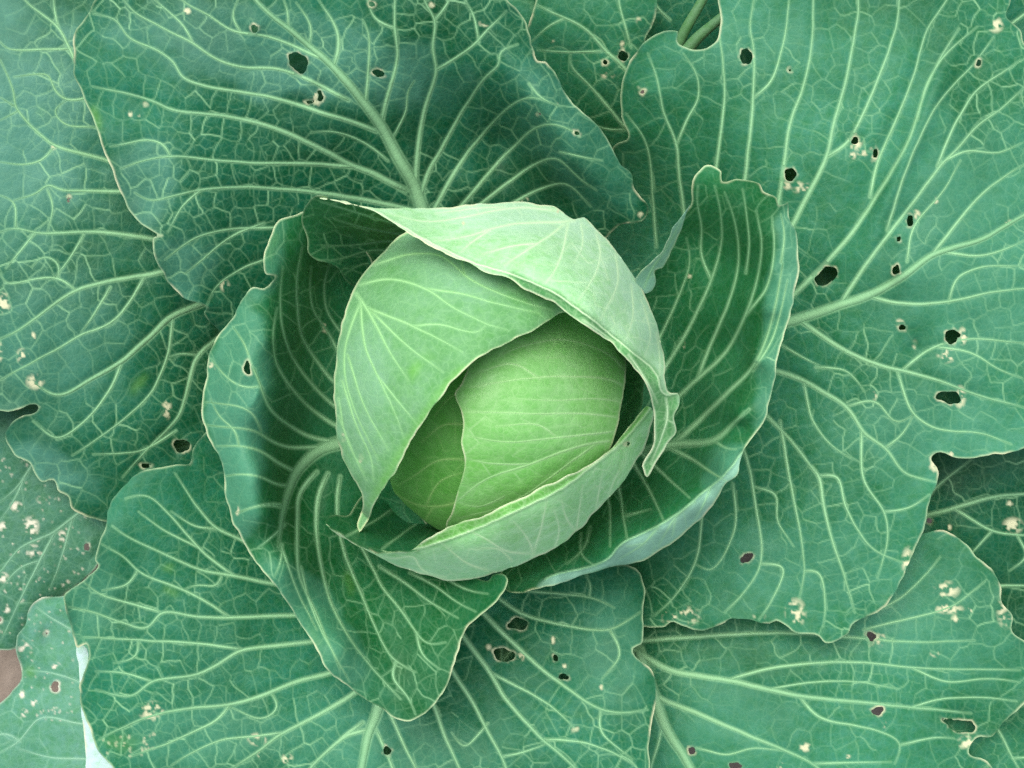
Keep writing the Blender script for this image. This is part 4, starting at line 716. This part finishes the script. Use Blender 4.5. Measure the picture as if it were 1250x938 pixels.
leaf('head_leaf', cab, [(500, 282), (468, 306), (442, 336), (424, 372), (413, 415), (408, 470), (410, 520), (418, 555), (427, 578), (438, 597), (442, 615), (438, 630)] + T(5, [(143, 796), (148, 806), (158, 794), (176, 760), (192, 727), (216, 692), (275, 586), (330, 500), (395, 430), (470, 380), (560, 336), (606, 306)]) + [(720, 370), (700, 330), (640, 300), (580, 280)],
     [(5, 4, 1.6, [(140, 260), (165, 295), (220, 400), (260, 460)]), (5, 3.4, 1.6, [(165, 292), (270, 335), (340, 370), (385, 395)]), (5, 3, 1.5, [(150, 240), (220, 226), (300, 250), (360, 290), (440, 330), (490, 345)]), (5, 3, 1.5, [(150, 275), (160, 380), (190, 450), (240, 560), (250, 590)]),
      (5, 2.8, 1.5, [(180, 195), (260, 170), (340, 175), (390, 220), (470, 260), (590, 300)]), (5, 2.8, 1.5, [(150, 280), (120, 360), (112, 430), (130, 510), (190, 640)]), (5, 2.6, 1.5, [(108, 460), (140, 560), (175, 640), (180, 690)]), (5, 2.8, 1.5, [(175, 300), (240, 365), (290, 405), (340, 440)]),
      (5, 2.4, 1.4, [(270, 335), (330, 330), (420, 350), (440, 330)]), (5, 2.4, 1.4, [(300, 250), (380, 260), (450, 280), (560, 305)]), (5, 2.4, 1.4, [(120, 400), (160, 520), (215, 620)]), (5, 2.4, 1.4, [(190, 450), (230, 500), (280, 560)]), (5, 2.2, 1.3, [(100, 500), (120, 600), (160, 670)]), (5, 2.2, 1.3, [(390, 220), (380, 180), (440, 200)]), (5, 2.2, 1.3, [(100, 540), (140, 640), (165, 690)])],
     ball, M_HEAD, 'pale leaf folded over the left half of the head', p=1.6, holes=[ellipse(5, 150, 637, 4, 8), ellipse(5, 110, 590, 3, 8)],
     young=[(ellipse(5, 275, 432, 12, 24, 25), .6), (ellipse(5, 305, 405, 18, 10), .3), (T(5, [(186, 732), (212, 690), (275, 586), (330, 500), (395, 430), (385, 425), (320, 490), (262, 580), (195, 690), (160, 760)]), .6)], t3=24, t4=11, i3=.24, i4=.10, stretch=(40, 1.6), bloom_sheens=[(440, 480, 40, 120, 5, .4), (560, 330, 90, 40, 20, .25)], seed=1313, relief=1.0, ripple=3, rim=4, rimtone=1.3, brown=-.2)
# lip leaf at the bottom of the head
C_RIM = T(5, [(70, 786), (100, 806), (150, 832), (215, 851), (270, 846), (330, 830), (400, 805), (480, 770), (550, 738), (620, 702), (660, 672), (700, 642), (760, 590), (815, 522)])
leaf('head_leaf', cab, C_RIM[:5] + T(5, [(300, 824), (350, 797), (420, 772), (480, 745), (560, 706), (620, 678), (690, 640), (750, 585), (808, 515), (822, 530), (815, 575), (800, 612), (750, 690), (680, 770), (610, 838), (540, 870), (460, 900), (380, 917), (310, 910), (250, 890), (150, 842), (80, 800)]),
     [(8, 3.4, 1.6, [(790, 218), (790, 190), (760, 140), (725, 100)]), (8, 3, 1.6, [(792, 200), (815, 130), (830, 60), (838, 25)]), (8, 2.8, 1.5, [(930, 150), (940, 90), (950, 20), (955, -20)]), (8, 3, 1.5, [(925, 125), (900, 90), (885, 30)]), (8, 2.6, 1.5, [(1000, 60), (1010, -10), (1020, -60)]),
      (8, 3, 1.6, [(780, 205), (700, 200), (640, 160), (575, 130)]), (8, 2.6, 1.5, [(640, 262), (580, 245), (520, 200), (480, 165)]), (8, 2.8, 1.5, [(500, 285), (430, 270), (400, 235), (405, 215), (320, 225), (260, 205)]), (8, 2.6, 1.5, [(430, 275), (340, 250), (270, 230)]), (8, 2.2, 1.4, [(1040, 20), (1060, -40), (1090, -100)]), (8, 2.2, 1.4, [(720, 230), (680, 190), (600, 190)]), (8, 2.2, 1.4, [(860, 190), (880, 130), (860, 60)])],
     tps([(397, 638, 72), (475, 673, 92), (536, 662, 122), (616, 630, 142), (690, 593, 146), (733, 561, 128), (794, 497, 90), (440, 670, 62), (493, 694, 56), (562, 708, 56), (648, 684, 60), (722, 630, 62), (786, 545, 64), (600, 672, 104), (690, 630, 108), (550, 645, 118), (600, 614, 136), (650, 586, 140), (735, 540, 122)]),
     M_LIP, 'pale lip leaf cupping the lower side of the head', p=1.6, lines=[(C_RIM, 1.6, .9)], under=[T(5, [(270, 846), (330, 830), (400, 805), (480, 770), (550, 738), (620, 702), (660, 672), (700, 642), (760, 590), (815, 522), (790, 500), (690, 620), (620, 660), (480, 725), (350, 780), (280, 830)])],
     holes=[ellipse(5, 762, 606, 7, 4, -30)], scars=[(8, 655, 233, 5, 5, .3)], t3=22, t4=10, i3=.28, i4=.10, bloom_sheens=[(560, 690, 140, 24, -5, .4)], seed=1414, relief=.9, ripple=1.5, rim=4, rimtone=1.0, brown=-.3)
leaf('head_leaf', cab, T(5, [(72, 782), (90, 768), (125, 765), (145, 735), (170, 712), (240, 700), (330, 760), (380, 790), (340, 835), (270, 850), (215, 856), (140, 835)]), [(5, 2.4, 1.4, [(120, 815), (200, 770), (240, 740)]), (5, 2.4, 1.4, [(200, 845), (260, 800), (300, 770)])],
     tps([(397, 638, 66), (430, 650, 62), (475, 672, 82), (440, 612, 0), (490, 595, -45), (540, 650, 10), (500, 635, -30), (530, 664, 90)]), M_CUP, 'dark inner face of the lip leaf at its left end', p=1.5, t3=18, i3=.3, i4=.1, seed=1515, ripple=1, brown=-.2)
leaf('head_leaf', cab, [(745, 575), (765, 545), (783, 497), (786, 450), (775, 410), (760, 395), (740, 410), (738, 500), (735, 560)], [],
     tps([(783, 497, 72), (786, 450, 84), (775, 410, 90), (760, 545, 72), (760, 480, -10), (745, 420, 0), (745, 560, 20), (775, 470, 30)]), M_CUP, 'dark green sheet added to shade the crevice at the right of the head', p=2, t3=20, i3=.2, i4=0, seed=1818, ripple=1, brown=-.5, rimtone=.1)  # sheet added to keep the crevice beside the heart leaf dark
# lid leaf over the upper right of the head
D_EDGE = T(5, [(45, 40), (110, 52), (180, 70), (230, 98), (280, 126), (340, 158), (400, 185), (450, 203), (490, 214), (540, 234), (600, 262), (640, 290), (680, 318), (725, 356), (770, 392), (805, 420), (830, 448), (838, 480), (850, 492), (876, 488)])
D_OUT = T(5, [(45, 40), (110, 52), (180, 72), (230, 102), (280, 132), (340, 164), (400, 192), (450, 214), (490, 224), (530, 252), (590, 280), (640, 318), (680, 340), (720, 372), (760, 412), (790, 450), (812, 490), (822, 540), (824, 590), (808, 630), (795, 655), (806, 681), (832, 640), (850, 605), (872, 575), (868, 545), (879, 515), (876, 488)])
leaf('head_leaf', cab, D_OUT + T(5, [(860, 486), (850, 470), (846, 420), (830, 340), (800, 262), (760, 195), (715, 135), (690, 110), (662, 86), (640, 90), (600, 64), (540, 52), (440, 54), (330, 62), (240, 64), (160, 60), (90, 44)]),
     [(5, 3.6, 1.6, [(640, 92), (610, 97), (540, 98), (480, 104), (380, 132), (320, 140)]), (5, 3, 1.5, [(600, 70), (520, 62), (450, 72), (380, 86), (300, 96), (220, 78)]), (5, 3.2, 1.5, [(618, 100), (580, 130), (540, 155), (480, 195)]), (5, 3, 1.5, [(625, 100), (615, 160), (600, 200), (575, 235)]),
      (5, 2.8, 1.4, [(690, 120), (700, 180), (680, 230), (650, 275)]), (5, 2.8, 1.4, [(735, 170), (740, 240), (715, 290), (700, 320)]), (5, 2.6, 1.4, [(770, 240), (775, 310), (758, 365)]), (5, 2.6, 1.4, [(800, 290), (815, 360), (800, 405)]), (5, 2.4, 1.4, [(560, 145), (500, 150), (430, 170)]), (5, 2.4, 1.3, [(828, 350), (836, 410), (835, 450)]), (5, 2.2, 1.3, [(450, 112), (400, 145), (380, 165)]), (5, 2.2, 1.3, [(655, 100), (660, 150), (640, 190)]), (5, 2.2, 1.3, [(480, 62), (400, 66), (320, 78)]),
      (5, 2.2, 1.3, [(660, 350 - 30), (690, 340), (730, 370)]), (5, 2.2, 1.3, [(850, 500), (855, 540), (840, 590), (815, 650)]), (5, 2.2, 1.3, [(765, 400), (800, 450), (830, 510)])],
     tps([(384, 241, 98), (456, 257, 122), (509, 287, 140), (573, 319, 156), (621, 335, 170), (674, 362, 182), (722, 391, 180), (770, 430, 164), (805, 460, 142), (813, 481, 130), (826, 500, 118), (805, 565, 92), (798, 500, 128), (660, 376, 172), (735, 420, 168), (530, 250, 84), (640, 250, 55), (700, 265, 48), (745, 295, 44), (790, 360, 48), (810, 430, 70), (650, 290, 132), (720, 330, 142), (770, 390, 128), (590, 270, 112), (450, 252, 108), (740, 320, 105), (790, 400, 100)]),
     M_LID, 'pale lid leaf draped over the upper right of the head', p=1.6, lines=[(D_EDGE, 1.6, .95)], under=[[(x + 2, y - 2) for x, y in D_EDGE[8:]] + D_OUT[8:][::-1]],
     holes=[], scars=[(5, 386, 100, 4, 6, -.2), (5, 590, 70, 40, 8, -.9)], t3=20, t4=9, i3=.26, i4=.10, stretch=(-10, 1.7), bloom_sheens=[(640, 270, 130, 24, 5, .45), (780, 370, 26, 80, -20, .45)], seed=1616, relief=.9, ripple=2.5, rim=4, rimtone=1.1, brown=-.1)
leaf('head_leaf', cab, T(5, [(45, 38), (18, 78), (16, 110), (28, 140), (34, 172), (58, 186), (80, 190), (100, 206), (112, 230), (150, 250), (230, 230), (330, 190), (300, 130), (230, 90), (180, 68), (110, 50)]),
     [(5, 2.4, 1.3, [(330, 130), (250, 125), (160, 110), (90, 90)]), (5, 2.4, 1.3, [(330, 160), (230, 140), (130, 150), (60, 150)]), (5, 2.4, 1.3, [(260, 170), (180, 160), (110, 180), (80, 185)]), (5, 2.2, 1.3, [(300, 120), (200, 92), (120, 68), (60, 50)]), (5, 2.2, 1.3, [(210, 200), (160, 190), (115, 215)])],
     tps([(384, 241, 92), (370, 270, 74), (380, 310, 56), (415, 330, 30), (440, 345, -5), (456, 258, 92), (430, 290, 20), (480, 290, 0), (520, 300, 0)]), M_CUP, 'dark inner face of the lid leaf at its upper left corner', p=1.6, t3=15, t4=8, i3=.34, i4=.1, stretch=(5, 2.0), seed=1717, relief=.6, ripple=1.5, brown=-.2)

# older leaves below, glimpsed through the holes
for ol_, lab, sd_, dz_ in (([(120, -50), (420, -60), (660, 0), (620, 200), (400, 260), (180, 220)], 'shaded old leaf glimpsed through the holes of the upper left leaf', 31, -55),
                      ([(930, -20), (1180, 40), (1240, 300), (1230, 480), (1060, 560), (860, 420), (880, 120)], 'shaded old leaf glimpsed through the holes of the right leaf', 32, -26),
                      ([(420, 700), (600, 660), (740, 690), (765, 760), (770, 850), (720, 930), (480, 990), (400, 880)], 'shaded old leaf glimpsed through the holes of the lowest leaf', 33, -28),
                      ([(150, 480), (260, 480), (280, 600), (180, 630)], 'shaded old leaf glimpsed through the holes of the left leaf', 34, -66)):
    cx_, cy_ = sum(q[0] for q in ol_) / len(ol_), sum(q[1] for q in ol_) / len(ol_)
    leaf('outer_leaf', cab, ol_, [(0, 8, 3, [(610, 470), (cx_ * .5 + 305, cy_ * .5 + 235), (cx_, cy_), (cx_ * 1.3 - 183, cy_ * 1.3 - 141)]), (0, 4, 2, [(cx_, cy_), (cx_ + 60, cy_ - 60), (cx_ + 130, cy_ - 90)]), (0, 4, 2, [(cx_, cy_), (cx_ - 60, cy_ + 60), (cx_ - 130, cy_ + 80)])],
         tps([(cx_, cy_, dz_), (cx_ + 200, cy_, dz_), (cx_, cy_ + 200, dz_), (cx_ - 200, cy_ - 100, dz_ - 2)]), M_RIGHT, lab, p=3.5, t3=34, i4=0, seed=sd_, drop=-12)

# ------------------------------------------------------------------ neighbouring plants
nb = empty('neighbouring_cabbage', 'pale holed leaf of the next cabbage above bare soil at lower left', 'cabbage', (0, 0, 0))
leaf('outer_leaf', nb, T(7, [(180, 415), (120, 425), (84, 462), (80, 505), (55, 540), (53, 580), (58, 620), (62, 668), (30, 712), (0, 742)]) + [(-80, 880), (-70, 1010), (160, 1010), (165, 900), (150, 780), (110, 725)],
     [(7, 2.6, 1.8, [(330, 810), (250, 805), (120, 785), (60, 855), (0, 890)]), (7, 2.2, 1.6, [(60, 855), (20, 830), (-40, 850)]), (7, 3, 1.8, [(350, 915), (250, 910), (150, 905), (60, 880)]), (7, 2.4, 1.6, [(250, 680), (160, 650), (90, 640)]), (7, 2.4, 1.6, [(220, 520), (150, 480), (110, 450)])],
     tps([(75, 730, -40), (30, 780, -46), (100, 800, -42), (20, 870, -46), (100, 940, -44), (-50, 950, -48)]), M_PALE, holes=[ellipse(7, 166, 690, 15, 20), ellipse(7, 140, 528, 9, 6)],
     scars=[(7, 170, 630, 16, 14, .3), (7, 75, 580, 22, 30, -.5), (7, 105, 740, 12, 12, .3), (7, 75, 770, 12, 14, .3), (7, 65, 715, 14, 12, .2)], specks=[(7, 60, 440, 230, 800, 40, 1.0), (7, 110, 755, 190, 795, 12, 1.3)], young=[(ellipse(7, 92, 645, 22, 16), .5)], t3=34, i3=.25, i4=.07, drop=-25, seed=1818, brown=.1, ripple=7)
nb = empty('neighbouring_cabbage', 'dark leaf with two pale stalks seen through the top gap', 'cabbage', (0, 0, 0))
leaf('outer_leaf', nb, [(600, -90), (760, -100), (960, -100), (960, 60), (900, 100), (820, 110), (740, 100), (640, 70)], [(3, 3, 2, [(190, 60), (150, 20), (130, -40)])],
     tps([(800, 0, -95), (900, 50, -105), (760, 80, -110), (850, -60, -90), (650, 0, -105)]), M_OUT, seed=1919, t3=36)
tube('leaf_stalk', [(824, 62, -85), (838, 34, -78), (852, 10, -74), (866, -16, -72), (880, -50, -70)], [7, 6.5, 6, 5.5, 5], M_STALK, nb, flat=.7)
tube('leaf_stalk', [(832, 70, -80), (850, 48, -74), (868, 32, -72), (890, 14, -72), (920, -10, -72)], [8, 7, 6, 5.5, 5], M_STALK, nb, flat=.7)
nb = empty('neighbouring_cabbage', 'smooth grey green leaf in the bottom right corner', 'cabbage', (0, 0, 0))
leaf('outer_leaf', nb, [(1150, 880), (1200, 850), (1270, 830), (1350, 860), (1360, 1000), (1240, 1040), (1130, 1000)], [(9, 3, 2, [(1090, 780), (1130, 830), (1170, 910), (1200, 960)]), (9, 2.4, 1.6, [(1170, 910), (1240, 900), (1300, 850)])],
     tps([(1190, 900, -62), (1250, 900, -58), (1300, 980, -60), (1200, 1000, -64)]), M_RIGHT, seed=2020, t3=40, i3=.2)
nb = empty('neighbouring_cabbage', 'sliver of blue green leaf in the top right corner', 'cabbage', (0, 0, 0))
leaf('outer_leaf', nb, [(1190, -60), (1300, -70), (1350, 20), (1320, 110), (1250, 90), (1200, 40)], [(0, 3, 2, [(1220, 40), (1260, 10), (1300, -30)])],
     tps([(1240, 0, -45), (1300, 0, -42), (1270, 80, -50), (1220, 60, -52)]), M_OUT, seed=2121, t3=40, i3=.2)
print('tris', sum(len(o.data.polygons) for o in scene.objects if o.type == 'MESH') * 2)
